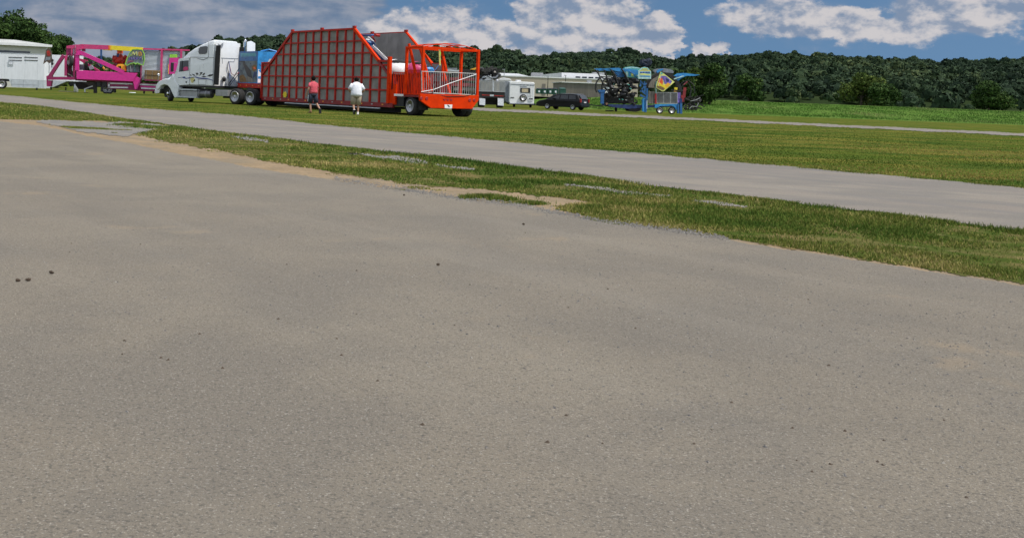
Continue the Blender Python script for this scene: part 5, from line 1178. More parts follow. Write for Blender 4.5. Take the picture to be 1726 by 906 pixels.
# things in the middle: blue post, orange stack, flame lump, yellow arch
pbar(zz2(417, 190), zz2(415, 440), 2.6, .6, 'blue_post', 'blue_paint', .2)
pslab([zz2(635, 198), zz2(702, 200), zz2(700, 250), zz2(640, 250)], .2, .6, 'orange_block', 'hot_orange'); pbar(zz2(650, 245), zz2(648, 300), 4, .4, 'block_stem', 'navy', .2)
fx, _, fz = pp(*zz2(685, 335), .7)
mb = MB(); mb.ell((fx, .7, fz), (.62, .5, .42), 12, 8, .18)
for k in range(9): mb.ell((fx - .6 + .16 * k, .45, fz + random.uniform(-.2, .36)), (.2, .2, .26), 8, 6, .3)
mb.build('flame_hair', 'flame_red', pk); pslab([zz2(560, 360), zz2(610, 340), zz2(620, 395), zz2(600, 380)], .6, .2, 'flame_tip', 'flame_red')
pslab([zz2(625, 420), zz2(650, 398), zz2(715, 396), zz2(742, 420), zz2(744, 495), zz2(692, 475), zz2(692, 425), zz2(650, 425), zz2(648, 462), zz2(622, 446)], .1, .5, 'yellow_arch', 'amber', .03)
pslab([zz2(745, 400), zz2(762, 400), zz2(762, 500), zz2(748, 500)], .3, .4, 'arch_side', 'hot_orange')
for a, b, m, w_ in ((zz2(440, 440), zz2(470, 480), 'amber', 2), (zz2(470, 470), zz2(510, 470), 'pale_yellow', 3), (zz2(540, 430), zz2(560, 480), 'dark_red', 3), (zz2(600, 390), zz2(620, 470), 'dark_red', 4), (zz2(210, 370), zz2(215, 480), 'soot_black', 4), (zz2(150, 400), zz2(150, 480), 'fabric_grey', 7), (zz2(270, 420), zz2(290, 470), 'galvanised', 6), (zz2(300, 370), zz2(250, 390), 'black_paint', 4), (zz2(350, 400), zz2(390, 440), 'black_paint', 5)): pbar(a, b, w_, 1.0, 'stowed_part', m, .4)
# lime edged show sign (wording unreadable in the photo: plain lettering-like blocks)
so2 = [(270, 610), (248, 575), (290, 430), (350, 300), (430, 205), (560, 200), (680, 215), (728, 330), (735, 470), (700, 602), (640, 592), (550, 545), (510, 585), (480, 545), (400, 562), (300, 606)]
def z2b(x, y): return (195 + x / 15.1, 70 + y / 15.1)
sg = pslab([z2b(*q) for q in so2], -.42, .10, 'show_sign', 'fabric_grey')
ed = MB(); n = len(so2)
for i in range(n): ed.bar(pp(*z2b(*so2[i]), -.44), pp(*z2b(*so2[(i + 1) % n]), -.44), .06, .10 if 1 < i < 9 else .16, (0, 1, 0))
ed.build('lime_edging', 'lime', sg)
def glyph(strokes, m, w_=.09):
    mb = MB()
    for a, b in strokes: mb.bar(pp(*z2b(*a), -.46), pp(*z2b(*b), -.46), .04, w_, (0, 1, 0))
    mb.build('letter', m, sg)
glyph([((410, 360), (440, 260)), ((440, 260), (480, 345)), ((480, 345), (530, 255)), ((530, 255), (545, 370))], 'pale_yellow', .13)
glyph([((590, 280), (640, 275)), ((640, 275), (655, 350)), ((655, 350), (600, 365)), ((600, 365), (590, 280))], 'amber', .13)
glyph([((350, 480), (350, 420)), ((350, 420), (385, 400)), ((385, 400), (405, 470)), ((360, 445), (400, 440))], 'purple', .1); glyph([((430, 480), (440, 410)), ((440, 410), (480, 470)), ((480, 470), (500, 400))], 'purple', .1)
glyph([((530, 480), (530, 410)), ((530, 410), (580, 430)), ((580, 430), (535, 450))], 'purple', .1); glyph([((610, 480), (620, 410)), ((620, 410), (670, 470)), ((670, 470), (665, 400))], 'purple', .1)
glyph([((300, 540), (370, 500)), ((370, 500), (450, 510))], 'pink_mid', .08); glyph([((345, 400), (400, 330)), ((680, 470), (700, 350))], 'lime', .07)
pslab([z2b(275, 605), z2b(640, 605), z2b(640, 790), z2b(285, 770)], .3, 1.2, 'booth', 'fabric_grey'); bo = pk.children[-1]
for a, b, m in ((490, 492, 'teal'), (380, 382, 'galvanised'), (600, 604, 'bin_green')): MB().bar(pp(*z2b(a, 615), .27), pp(*z2b(b, 775), .27), .05, .12).build('booth_post', m, bo)
# shutters
for a, b in ((990, 1246), (1272, 1520)):
    x0, _, zt4 = pp(*zz2(a, 205), .1); x1_, _, zb4 = pp(*zz2(b, 622), .1)
    sp = MB().box(x0, x1_, .14, 2.2, zb4, zt4).build('shutter_box', 'fabric_grey', pk); n = 24; mb = MB()
    for k in range(n):
        z0_ = zb4 + (zt4 - zb4) * k / n; h_ = (zt4 - zb4) / n; mb.slab([(x0, .135, z0_), (x0, .135, z0_ + h_ * .72), (x0, .06, z0_ + h_ * .5), (x0, .04, z0_ + h_ * .15)], (x1_ - x0, 0, 0))
    mb.build('shutter_slats', 'shutter', sp)
for q, w_ in ((980, 1.8), (1260, 3.2), (1530, 3)): pbar(zz2(q, 200), zz2(q - 14, 640), w_, -.02, 'shutter_post', 'pink_mid' if q > 1000 else 'pink_dark', .25)
x0, _, z1_ = pp(*zz2(1022, 478), -.7); x1_, _, z0_ = pp(*zz2(1226, 618), -.7)
ct = thing('brown_crate', 'brown strapped crate standing in front of the silver shutter', 'crate', (XP + (x0 + x1_) / 2, YP - .7, z0_))
MB().box(-(x1_ - x0) / 2, (x1_ - x0) / 2, 0, .7, 0, z1_ - z0_).build('box', 'brown_crate', ct, bevel=.02)
for q in (-.5, 0, .5): MB().box(q * (x1_ - x0) * .8 - .03, q * (x1_ - x0) * .8 + .03, -.02, -.003, .02, z1_ - z0_ - .02).build('batten', 'wood_grey', ct)
MB().box(-(x1_ - x0) / 2, (x1_ - x0) / 2, -.035, -.021, (z1_ - z0_) * .45, (z1_ - z0_) * .5).build('strap', 'black_paint', ct)
MB().box(x0, x1_, -.7, .03, z0_ - .1, z0_ - .004).build('crate_shelf', 'pink_dark', pk)
# bright sign by the truck nose
pslab([zz2(1368, 262), zz2(1470, 262), zz2(1470, 305), zz2(1368, 308)], -.1, .15, 'lime_board', 'lime'); pslab([zz2(1362, 310), zz2(1500, 306), zz2(1500, 530), zz2(1352, 535)], -.1, .15, 'pink_board', 'pink')
pslab([zz2(1350, 400), zz2(1358, 400), zz2(1354, 535), zz2(1346, 535)], -.12, .1, 'amber_edge', 'amber')
# running gear
for qx, qy, r_ in ((478, 765, .42), (530, 762, .42)):
    x_, _, z_ = pp(*zz2(qx, qy), .3); small_wheel(pk, x_, .3, .40, .24, 'steel_grey')
for q, a, b, m, w_ in ((335, 640, 800, 'soot_black', 5), (605, 735, 795, 'soot_black', 3.4), (1012, 770, 808, 'soot_black', 2), (1140, 775, 805, 'soot_black', 2), (455, 640, 780, 'black_paint', 10), (395, 640, 700, 'black_paint', 8)): pbar(zz2(q, a), zz2(q, b), w_, .5, 'jack_leg', m, .35)
pbar(zz2(180, 745), zz2(300, 700), 1.6, .3, 'jack_arm', 'galvanised', .12); pbar(zz2(190, 745), zz2(190, 785), 2, .3, 'jack_leg', 'galvanised', .12); pbar(zz2(180, 795), zz2(240, 798), 1.5, .3, 'jack_foot', 'soot_black', .4)
pslab([zz2(60, 640), zz2(340, 650), zz2(330, 750), zz2(100, 745), zz2(60, 690)], 2.2, .6, 'underslung_frame', 'soot_black')
pbar(zz2(95, 632), zz2(215, 640), 1.2, -.1, 'light_bar', 'shirt_white', .1)
X_, Y_ = G(*zz2(850, 800)); d_ = thing('white_disc', 'flat white disc lying in the grass under the pink ride', 'lid', (X_, Y_ , 0)); MB().lathe((0, 0, 0), [(.38, .02), (.42, .05), (.38, .09), (.1, .10)], 'z', 20).build('lid', 'shirt_white', d_)
bx_, by_ = zz1(968, 758); X_, Y_ = G(bx_, by_ + .2); X_ = W(bx_, by_, 112)[0]; zt5 = W(bx_, 50 + 692 / 7.547, 112)[2]
d_ = thing('grey_barrel', 'pale grey barrel standing on the grass under the pink frame', 'barrel', (X_, 112, 0)); MB().lathe((0, 0, 0), [(.20, .0), (.23, .05), (.24, zt5 * .5), (.23, zt5 - .05), (.20, zt5)], 'z', 20).build('drum', 'galvanised', d_, smooth=True); MB().lathe((0, 0, 0), [(.245, zt5 - .04), (.245, zt5 + .02)], 'z', 20).build('lid', 'fabric_grey', d_)
X_ = W(113, 155, 112)[0]; d_ = thing('plywood_sheet', 'pale board lying flat on the grass left of the barrel', 'board', (X_, 112, .03)); MB().box(-.8, .8, -.4, .4, 0, .04).build('board', 'wood_grey', d_)
# distant trees seen under and behind the pink ride
for qx, Yq, h, r, lb in ((150, 260, 5.5, 4.5, 'far round tree seen through the pink frame, left one'), (172, 280, 6.0, 5, 'far round tree seen through the pink frame, beside the blue post'), (200, 300, 6.5, 5.5, 'far tree behind the orange block of the pink ride'), (120, 250, 5, 4, 'far tree behind the plain white trailer'), (228, 290, 6, 5, 'far tree behind the lime edged sign'), (262, 280, 7, 5, 'far tree behind the silver shutters')):
    tree('field_tree', lb, TX(qx, Yq), Yq, h, r, int(qx), 'leaves', 0, 7, 2600, .55, .36, 'trees far behind the pink ride', low=.02)

# ============================================================ RIGHT: dark ride trailer, camper, bins, van
Yd = 112.; XD = W(808, 150, Yd)[0]; dk = thing('stowed_ride_trailer', 'dark tailed ride trailer with silver fencing and two white mud flaps behind the orange platform', 'trailer', (XD, Yd, 0))
def z8(x, y): return (800 + x / 10.657, 100 + y / 10.657)
def dp(px_, py_, dy=0.): X, Y, z = W(px_, py_, Yd + dy); return (X - XD, dy, z)
def dsl(pts, dy, th, nm, m, bev=0): return MB().slab([dp(*z8(*q), dy) for q in pts], (0, th, 0)).build(nm, m, dk, bevel=bev)
dsl([(60, 570), (540, 590), (550, 690), (60, 690)], .0, .5, 'tail_beam', 'soot_black'); tb_ = dk.children[-1]
dsl([(130, 632), (290, 642), (290, 655), (130, 648)], -.02, .015, 'red_stripe', 'flame_red'); dsl([(350, 645), (520, 655), (520, 668), (350, 660)], -.02, .015, 'red_stripe', 'flame_red'); dsl([(275, 632), (345, 636), (345, 665), (275, 665)], -.04, .03, 'plate_bracket', 'galvanised')
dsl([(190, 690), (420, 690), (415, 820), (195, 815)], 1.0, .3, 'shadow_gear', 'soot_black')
for a, b in ((85, 190), (415, 522)): dsl([(a, 695), (b, 708), (b, 836 if a > 200 else 826), (a, 826 if a > 200 else 816)], -.05, .02, 'mud_flap', 'shirt_white')
for q in (135, 470):
    x_, _, z_ = dp(*z8(q, 760), .3)
    MB().lathe((x_, .9, .48), [(.45, -.35), (.48, -.3), (.48, .25), (.45, .3)], 'x', 20).build('tyre', 'black_rubber', dk, smooth=True)
def dfence(x0, x1_, yt, yb, n, m='barrier_silver', dy=-.02):
    mb = MB(); a0, a1 = dp(*z8(x0, yt), dy), dp(*z8(x1_, yt + (x1_ - x0) * .03), dy); b0, b1 = dp(*z8(x0, yb), dy), dp(*z8(x1_, yb + (x1_ - x0) * .03), dy)
    mb.bar(a0, a1, .06).bar(b0, b1, .06)
    for k in range(n + 1): mb.bar(Vector(a0).lerp(Vector(a1), k / n), Vector(b0).lerp(Vector(b1), k / n), .045)
    mb.build('fence_panel', m, dk)
dfence(70, 305, 390, 570, 14); dfence(330, 545, 395, 580, 13); dfence(100, 500, 400, 560, 16, 'steel_grey', 1.4)
dsl([(320, 370), (350, 372), (350, 575), (320, 575)], -.05, .1, 'centre_post', 'galvanised')
dsl([(60, 400), (115, 400), (110, 575), (60, 575)], .05, .5, 'side_post', 'fabric_grey')
dsl([(105, 385), (130, 320), (165, 298), (290, 302), (320, 330), (310, 385)], .5, 1.2, 'rounded_hood', 'galvanised', .05)
dsl([(455, 345), (520, 330), (640, 350), (670, 390), (400, 390)], .6, 1.0, 'white_hood', 'roof_white', .05)
x_, _, z_ = dp(*z8(405, 380), .3); MB().ell((x_, .3, z_), (.12, .12, .14), 10, 8).build('lamp_globe', 'shirt_white', dk, smooth=True)
rg_ = random.Random(4); mb = MB()
for k in range(46):
    qx = rg_.uniform(70, 430); qy = 150 + abs(qx - 230) * .16 + rg_.uniform(0, 190); a = dp(*z8(qx, qy), rg_.uniform(.2, 2.2)); b = (a[0] + rg_.uniform(-.7, .7), a[1] + rg_.uniform(-.6, .6), a[2] + rg_.uniform(-.25, .25))
    mb.bar(a, b, rg_.uniform(.08, .24), rg_.uniform(.08, .3))
mb.build('folded_arms', 'soot_black', dk)
for qx, qy, r_ in ((150, 230, .5), (250, 215, .55), (340, 240, .5), (410, 290, .45), (210, 290, .4), (120, 180, .35)):
    x_, _, z_ = dp(*z8(qx, qy), 1.); MB().ell((x_, 1., z_), (r_ * .9, r_ * .8, r_ * .55), 12, 8, .12).build('seat_shell', 'black_paint', dk)
MB().tube([dp(*z8(240, 300), .1), dp(*z8(300, 335), .1), dp(*z8(380, 330), .1), dp(*z8(420, 290), .1)], .09, 8).build('curved_rail', 'fabric_grey', dk)
# coloured stowed parts seen through the orange frame
for a, b, m, w_ in (((745, 118), (775, 120), 'galvanised', 3), ((755, 116), (770, 116), 'fabric_grey', 2.5), ((752, 122), (776, 124), 'wood_grey', 4), ((776, 120), (800, 122), 'soot_black', 8), ((792, 119), (804, 115), 'amber', 3.2), ((760, 126), (800, 127), 'black_paint', 6), ((758, 133), (803, 134), 'dark_red', 5), ((760, 142), (803, 144), 'dark_red', 6), ((765, 150), (803, 151), 'wood_grey', 5)):
    MB().bar(dp(*a, 1.5), dp(*b, 1.5), .8, w_ / FPX * Yd).build('stowed_part', m, dk)
MB().box(dp(760, 150)[0], dp(845, 150)[0], .6, 2.4, .75, 1.1).build('deck', 'soot_black', dk)
# camper
Yc = 128.; XC = W(860, 150, Yc)[0]; cm = thing('camping_trailer', 'white camping trailer with a spare wheel on its end and a tan curtained window', 'camper', (XC, Yc, 0))
def cp_(x, y, dy=0.): a, b = z8(x, y); X, Y, z = W(a, b, Yc + dy); return (X - XC, dy, z)
def csl(pts, dy, th, nm, m, par=None, bev=0): return MB().slab([cp_(*q, dy) for q in pts], (0, th, 0)).build(nm, m, par or cm, bevel=bev)
csl([(632, 400), (650, 392), (1065, 415), (1080, 432), (1066, 790), (1040, 795), (640, 790), (622, 770)], 0, 5.5, 'body', 'white_paint', None, .06)
csl([(535, 420), (560, 388), (610, 392), (636, 425), (626, 790), (560, 760), (535, 700)], .6, 4.8, 'shade_grey_side', 'fabric_grey', None, .05)  # camper's side lies in shade; that shade is painted in as grey
csl([(636, 440), (1078, 458), (1078, 472), (636, 452)], -.03, .027, 'marker_rail', 'fabric_grey')
csl([(640, 792), (1066, 796), (1066, 806), (622, 800)], -.25, .3, 'rear_bumper', 'galvanised')
wn = csl([(820, 512), (1000, 515), (1000, 603), (820, 600)], -.04, .037, 'window', 'black_paint'); csl([(848, 528), (962, 530), (962, 592), (848, 590)], -.06, .017, 'curtain', 'clear_curtain', wn); csl([(838, 520), (848, 520), (848, 598), (838, 598)], -.06, .017, 'pane_edge', 'glass_dark', wn)
x_, _, z_ = cp_(868, 692); w_ = wheel('spare_wheel', cm, x_, -.30, .43, .24, -1, 'alloy', z=z_)
csl([(645, 680), (710, 680), (710, 694), (645, 692)], -.04, .035, 'tail_light', 'black_paint'); csl([(980, 700), (1045, 702), (1045, 722), (980, 720)], -.04, .035, 'tail_light', 'black_paint'); csl([(960, 745), (1035, 748), (1035, 770), (960, 768)], -.04, .035, 'number_plate', 'galvanised')
ld = MB()
for q in (1000, 1045): ld.tube([cp_(q, 475, -.14), cp_(q, 780, -.14)], .02, 6)
for k in range(6): ld.tube([cp_(1000, 490 + 52 * k, -.14), cp_(1045, 492 + 52 * k, -.14)], .018, 6)
ld.build('ladder', 'galvanised', cm)
csl([(815, 483), (935, 487), (935, 500), (815, 496)], -.02, .015, 'lettering_strip', 'fabric_grey')
for k in range(5): csl([(820 + 60 * k, 456), (838 + 60 * k, 457), (838 + 60 * k, 468), (820 + 60 * k, 467)], -.05, .018, 'clearance_light', 'black_paint')
csl([(760, 370), (830, 372), (835, 395), (755, 392)], 1, 1.0, 'roof_vent', 'white_paint')
for q in (120, 520): pass
for xx in (.6, 2.6): MB().lathe((xx + .2, 1.8, .33), [(.28, -.12), (.33, -.1), (.33, .1), (.28, .12)], 'x', 18).build('tyre', 'black_rubber', cm, smooth=True)
MB().box(.3, 3.2, .5, 5, .3, W(880, 175, Yc)[2] + .1).build('chassis', 'soot_black', cm)
# green bins on the bank
def z6(x, y): return (780 + x / 6.04, 60 + y / 6.04)
marks = ['R', 'X', 'M', 'E']
for i, (a, b) in enumerate(((752, 803), (808, 862), (868, 916), (920, 972))):
    Yb_ = 178.; x0, _, z0_ = W(*z6(a, 590), Yb_); x1_, _, z1_ = W(*z6(b, 545), Yb_); z0_ = 1.95
    lb = ['green bin leftmost in the row of four before the tan warehouse', 'green bin second from the left in the warehouse row', 'green bin third from the left in the warehouse row', 'green bin rightmost in the row of four before the tan warehouse'][i]
    d_ = thing('dumpster', lb, 'dumpster', ((x0 + x1_) / 2, Yb_, 1.9), 0, 'green bins before the warehouse'); wq = (x1_ - x0) / 2 * .97; h_ = max(.7, z1_ - 1.9)
    MB().slab([(-wq, 0, .06), (wq, 0, .06), (wq * 1.03, -.05, h_), (-wq * 1.03, -.05, h_)], (0, 1.3, 0)).build('bin', 'bin_green', d_); MB().slab([(-wq, -.1, h_ + .004), (wq, -.1, h_ + .004), (wq, -.1, h_ + .05), (-wq, -.1, h_ + .05)], (0, 1.45, .12)).build('lid', 'black_paint', d_)
    MB().box(-wq * .35, wq * .35, -.07, -.055, h_ * .35, h_ * .7).build('label_sticker', 'shirt_white', d_)
Yb_ = 172.; x0 = W(*z6(992, 590), Yb_)[0]; x1_ = W(*z6(1050, 590), Yb_)[0]; h_ = W(*z6(1020, 537), Yb_)[2] - 1.85
d_ = thing('dumpster', 'taller green bin standing apart from the row, above the black van', 'dumpster', ((x0 + x1_) / 2, Yb_, 1.85)); wq = (x1_ - x0) / 2
MB().box(-wq, wq, 0, 1.4, .05, h_ * .9).build('bin', 'bin_green', d_); MB().slab([(-wq, -.05, h_ * .9 + .004), (wq, -.05, h_ * .9 + .004), (wq, 1.45, h_ + .06), (-wq, 1.45, h_ + .06)], (0, 0, .05)).build('lid', 'bin_green', d_)
# black van
pv = G(958, 183.5); pv2 = G(915, 182.6); V_ = Frame(pv[0], 116., R(180 - 40))
V_.X = ray(978, 184)[0] * 116.
vn = frame_thing('minivan', 'black minivan parked by the service road with a small box on its rear', 'van', V_)
def v3(x, y, yl=0.): return V_.s3(*z6(x, y), yl)
VW = 2.05; VL = 5.6
prof = [(0, .42), (0.02, .95), (.10, 1.15), (.42, 1.70), (1.0, 1.76), (2.4, 1.74), (3.1, 1.62), (3.95, 1.10), (4.75, .92), (5.05, .70), (5.1, .35), (4.6, .28), (.3, .28)]
prof = [(x * 1.09, z) for x, z in prof]
body = MB(); vs = []; n = len(prof)
for y, ins in ((0, .0), (-VW, 0)):
    for x, z in prof: yy = y + (-.14 if y == 0 else .14) * max(0, (z - 1.1) / .66); vs.append((x, yy, z))
body.add(vs, [tuple(range(n)), tuple(range(n, 2 * n))[::-1]] + [((i + 1) % n, i, n + i, n + (i + 1) % n) for i in range(n)]); body.build('body', 'van_black', vn, bevel=.06)
for s_, y0 in ((1, .0), (-1, -VW)):
    def yo_(z): return y0 - s_ * .14 * max(0, (z - 1.1) / .66) + .012 * s_
    for pts in ([(.55, 1.18), (.70, 1.62), (1.45, 1.64), (1.45, 1.18)], [(1.55, 1.18), (1.55, 1.64), (2.45, 1.62), (2.50, 1.18)], [(2.62, 1.18), (2.58, 1.60), (3.0, 1.52), (3.62, 1.18)]):
        MB().add([(x, yo_(z), z) for x, z in pts] + [(x, yo_(z) - .02 * s_, z) for x, z in pts], [(0, 1, 2, 3), (7, 6, 5, 4), (0, 4, 5, 1), (1, 5, 6, 2), (2, 6, 7, 3), (3, 7, 4, 0)]).build('side_window', 'glass_dark', vn)
    for xx in (.95, 4.10): wheel('wheel', vn, xx, y0 + .012 * s_, .34, .22, s_, 'alloy', n=22)
MB().slab([(.05, -.28, 1.22), (.36, -.36, 1.62), (.36, -VW + .36, 1.62), (.05, -VW + .28, 1.22)], (-.03, 0, .02)).build('rear_window', 'glass_dark', vn)
MB().slab([(3.2, -.3, 1.57), (3.9, -.22, 1.14), (3.9, -VW + .22, 1.14), (3.2, -VW + .3, 1.57)], (.02, 0, .03)).build('windscreen', 'glass_dark', vn)
for y0 in (-.12, -VW + .12): MB().box(-.035, .10, y0 - .10, y0 + .125 if y0 > -1 else y0 + .10, .85, 1.25).build('tail_light', 'light_red', vn, bevel=.02)
MB().box(-.03, -.004, -VW / 2 - .26, -VW / 2 + .26, .82, .94).build('number_plate', 'shirt_white', vn); MB().box(-.10, .05, -VW + .06, -.06, .36, .62).build('rear_bumper', 'van_black', vn, bevel=.04)
MB().box(3.15, 3.35, .05, .25, 1.12, 1.28).build('mirror', 'van_black', vn, bevel=.03); MB().tube([(.6, -.3, 1.79), (2.6, -.3, 1.79)], .025, 6).build('roof_rail', 'steel_grey', vn); MB().tube([(.6, -VW + .3, 1.79), (2.6, -VW + .3, 1.79)], .025, 6).build('roof_rail', 'steel_grey', vn)
# person in red just beyond the van
X_, Y_, _ = W(940.5, 160, 123)
pose = {k: v for k, v in pose.items()}
for k in ('knL', 'anL', 'toL'): pose[k] = ((pose[k.replace('L', 'R')][0][0], -pose[k.replace('L', 'R')][0][1], pose[k.replace('L', 'R')][0][2]), pose[k][1])
rt3, J, hc = person('person in a red top standing behind the black van', X_, Y_, R(200), pose, None)
sh = MB().loft([((0.0, 0, .92), .16, .22), ((.02, 0, 1.15), .155, .21), ((.05, 0, 1.36), .15, .235), ((.05, 0, 1.46), .11, .17), ((.08, 0, 1.53), .06, .07)], 16)
for s_, q in (('L', 1), ('R', -1)): limb_cloth(sh, (.05, .18 * q, 1.43), J['el' + s_][0], .085, .075, 10, .8)
sh.build('t_shirt', 'flame_red', rt3, smooth=True)
so_ = MB().loft([((0, 0, 1.0), .16, .21), ((0, 0, .86), .165, .215), ((0, 0, .80), .12, .18)], 14)
for s_ in 'LR': limb_cloth(so_, (0, J['hp' + s_][0][1], .92), (J['an' + s_][0][0], J['an' + s_][0][1], .15), .11, .07, 12, 1.0)
so_.build('trousers', 'shorts_navy', rt3, smooth=True); MB().ell(hc + Vector((-.02, 0, .05)), (.105, .09, .10), 14, 8, .05, -.5).build('hair', 'hair_black', rt3)
for s_ in 'LR': shoe(rt3, J['an' + s_][0], J['to' + s_][0], 'shoe_black')

# ============================================================ FAR RIGHT: the blue ride
YB = 112.; XB = W(1100, 170, YB)[0]; br = thing('blue_ride', 'folded blue carnival ride trailer with black hanging seats and a painted kite shaped board', 'carnival ride', (XB, YB, 0))
def z7(x, y): return (980 + x / 6.968, 80 + y / 6.968)
def zA(x, y): return (1060 + x / 12.944, 95 + y / 12.944)
def zB(x, y): return (995 + x / 10.659, 110 + y / 10.659)
def bq(p, dy=0.): X, Y, z = W(p[0], p[1], YB + dy); return (X - XB, dy, z)
def bs(pts, dy, th, nm, m, par=None, bev=0): return MB().slab([bq(p, dy) for p in pts], (0, th, 0)).build(nm, m, par or br, bevel=bev)
def bb_(a, b, wpx, dy, nm, m, dep=.2, dy2=None):
    A_, B_ = bq(a, dy), bq(b, dy if dy2 is None else dy2); return MB().bar(A_, B_, dep, wpx / FPX * YB, (0, 0, 1) if abs(a[0] - b[0]) > .3 else (1, 0, 0)).build(nm, m, br)
# deck and legs
bs([z7(320, 668), z7(870, 680), z7(1140, 664), z7(1140, 700), z7(870, 702), z7(560, 720), z7(400, 706), z7(320, 690)], .1, 2.1, 'chassis', 'navy')
bs([z7(548, 700), z7(700, 712), z7(700, 742), z7(640, 758), z7(560, 748)], .2, 1.4, 'belly_pan', 'soot_black')
bb_(z7(240, 668), z7(400, 690), 3, .9, 'drawbar', 'navy', .3); bb_(z7(60, 670), z7(250, 690), 1.6, .9, 'drawbar', 'black_paint', .2); bs([z7(280, 650), z7(312, 650), z7(318, 680), z7(280, 678)], .7, .4, 'winch', 'skin')
bb_(z7(405, 690), z7(405, 752), 3.2, .9, 'jack_leg', 'soot_black', .3); bs([z7(295, 736), z7(380, 738), z7(380, 750), z7(295, 748)], .8, .6, 'wood_block', 'soot_black')
for q, w_, y0, y1 in ((242, 5.2, 520, 660), (728, 4.6, 600, 752), (748, 3.6, 610, 760), (1132, 2.4, 660, 775), (1166, 3.6, 655, 778)): bb_(z7(q, y0), z7(q + 1, y1), w_, .0, 'blue_leg', 'blue_paint' if q != 728 else 'bright_blue', .3)
bs([z7(205, 500), z7(280, 500), z7(272, 545), z7(222, 545)], -.1, .6, 'leg_head', 'blue_paint'); bb_(z7(768, 620), z7(766, 720), 1.6, -.05, 'silver_post', 'galvanised', .15)
# fender and wheels
fp = [z7(860, 668), z7(900, 668), z7(1130, 664), z7(1136, 720), z7(1112, 735), z7(1095, 700), z7(1060, 684), z7(925, 690), z7(885, 712), z7(862, 708)]
bs(fp, -.05, .5, 'mudguard', 'bright_blue')
for q in (921, 1063):
    x_, _, z_ = bq(z7(q, 732), .05); wheel('wheel', br, x_, .0, .37, .24, -1, 'alloy', n=24)
# fencing over the axle
def rfence(pa, pb, pc, pd, n, m='barrier_silver', dy=-.02, r_=.022):
    mb = MB(); A_, B_, C_, D_ = [Vector(bq(p, dy)) for p in (pa, pb, pc, pd)]; mb.bar(A_, B_, .06).bar(C_, D_, .06)
    for k in range(n + 1): mb.tube([A_.lerp(B_, k / n), C_.lerp(D_, k / n)], r_ * (1.8 if k in (0, n, n // 3, 2 * n // 3) else 1), 6)
    mb.build('fence_panel', m, br)
rfence(z7(885, 530), z7(1125, 530), z7(885, 655), z7(1125, 660), 18); rfence(z7(790, 520), z7(855, 520), z7(790, 655), z7(855, 658), 5, 'wood_grey', -.02, .03)
bs([z7(795, 525), z7(855, 528), z7(855, 655), z7(795, 652)], .3, .1, 'plank_stack', 'wood_grey'); bb_(z7(872, 540), z7(872, 662), 2.8, -.08, 'red_post', 'light_red', .15); bb_(z7(878, 400), z7(876, 540), 1.2, -.08, 'pale_pole', 'pale_teal', .1)
bs([z7(895, 535), z7(1115, 535), z7(1115, 655), z7(895, 655)], .9, .3, 'stowed_stack', 'soot_black')
# big drum behind with canopy
def bfan(cx_, cy_, rx_, ry_, a0, a1, n=18): return [(cx_ + rx_ * math.cos(a0 + (a1 - a0) * k / n), cy_ - ry_ * math.sin(a0 + (a1 - a0) * k / n)) for k in range(n + 1)]
ring = bfan(1118, 148, 29, 26, R(-5), R(180)) + bfan(1118, 148, 23, 20, R(180), R(-5)); bs(ring, .9, .4, 'wheel_arch', 'soot_black')
bs([zA(420, 680), zA(440, 610), zA(500, 510), zA(640, 430), zA(700, 420), zA(640, 500), zA(570, 560), zA(555, 640), zA(560, 690)], .6, .1, 'curved_lath_panel', 'wood_grey')
bs([zA(540, 330), zA(560, 290), zA(640, 270), zA(780, 262), zA(940, 290), zA(985, 340), zA(960, 370), zA(780, 350), zA(700, 330), zA(600, 380)], 1.4, .4, 'dark_canopy', 'fabric_grey'); bs([zA(600, 330), zA(640, 290), zA(740, 270), zA(760, 285), zA(680, 330), zA(620, 370)], 1.3, .09, 'canopy_stripe', 'bright_blue')
bs([zA(780, 355), zA(960, 360), zA(975, 430), zA(860, 420)], 1.5, .3, 'hatch', 'black_paint')
# painted kite board
kb = bs([zA(690, 335), zA(760, 375), zA(1000, 560), zA(760, 765), zA(720, 765), zA(600, 690), zA(600, 620)], -.30, .06, 'painted_board', 'pale_yellow')
kb2 = lambda pts, m, d=.0: MB().slab([bq(zA(*p), -.315 - d) for p in pts], (0, .012, 0)).build('painted_shape', m, kb)
kb2([(700, 425), (800, 425), (945, 545), (900, 620), (780, 600), (750, 520), (680, 460)], 'purple'); kb2([(660, 480), (725, 470), (745, 560), (735, 620), (625, 615)], 'hot_orange', .005); kb2([(780, 640), (850, 570), (915, 610), (830, 680)], 'amber', .005)
kb2([(618, 620), (740, 618), (880, 650), (790, 720), (740, 740), (625, 690)], 'yellow'); kb2([(615, 640), (700, 650), (790, 700), (750, 742), (690, 720), (615, 680)], 'brown_crate', .010); kb2([(640, 560), (700, 590), (720, 620), (630, 615)], 'yellow', .010); kb2([(800, 480), (870, 500), (880, 550), (820, 560)], 'navy', .005)
kb2([(700, 350), (720, 350), (745, 385), (690, 400)], 'teal')
MB().bar(bq(zA(640, 640), -.33), bq(zA(700, 430), -.33), .03, .06, (0, 1, 0)).build('white_edge', 'shirt_white', kb)
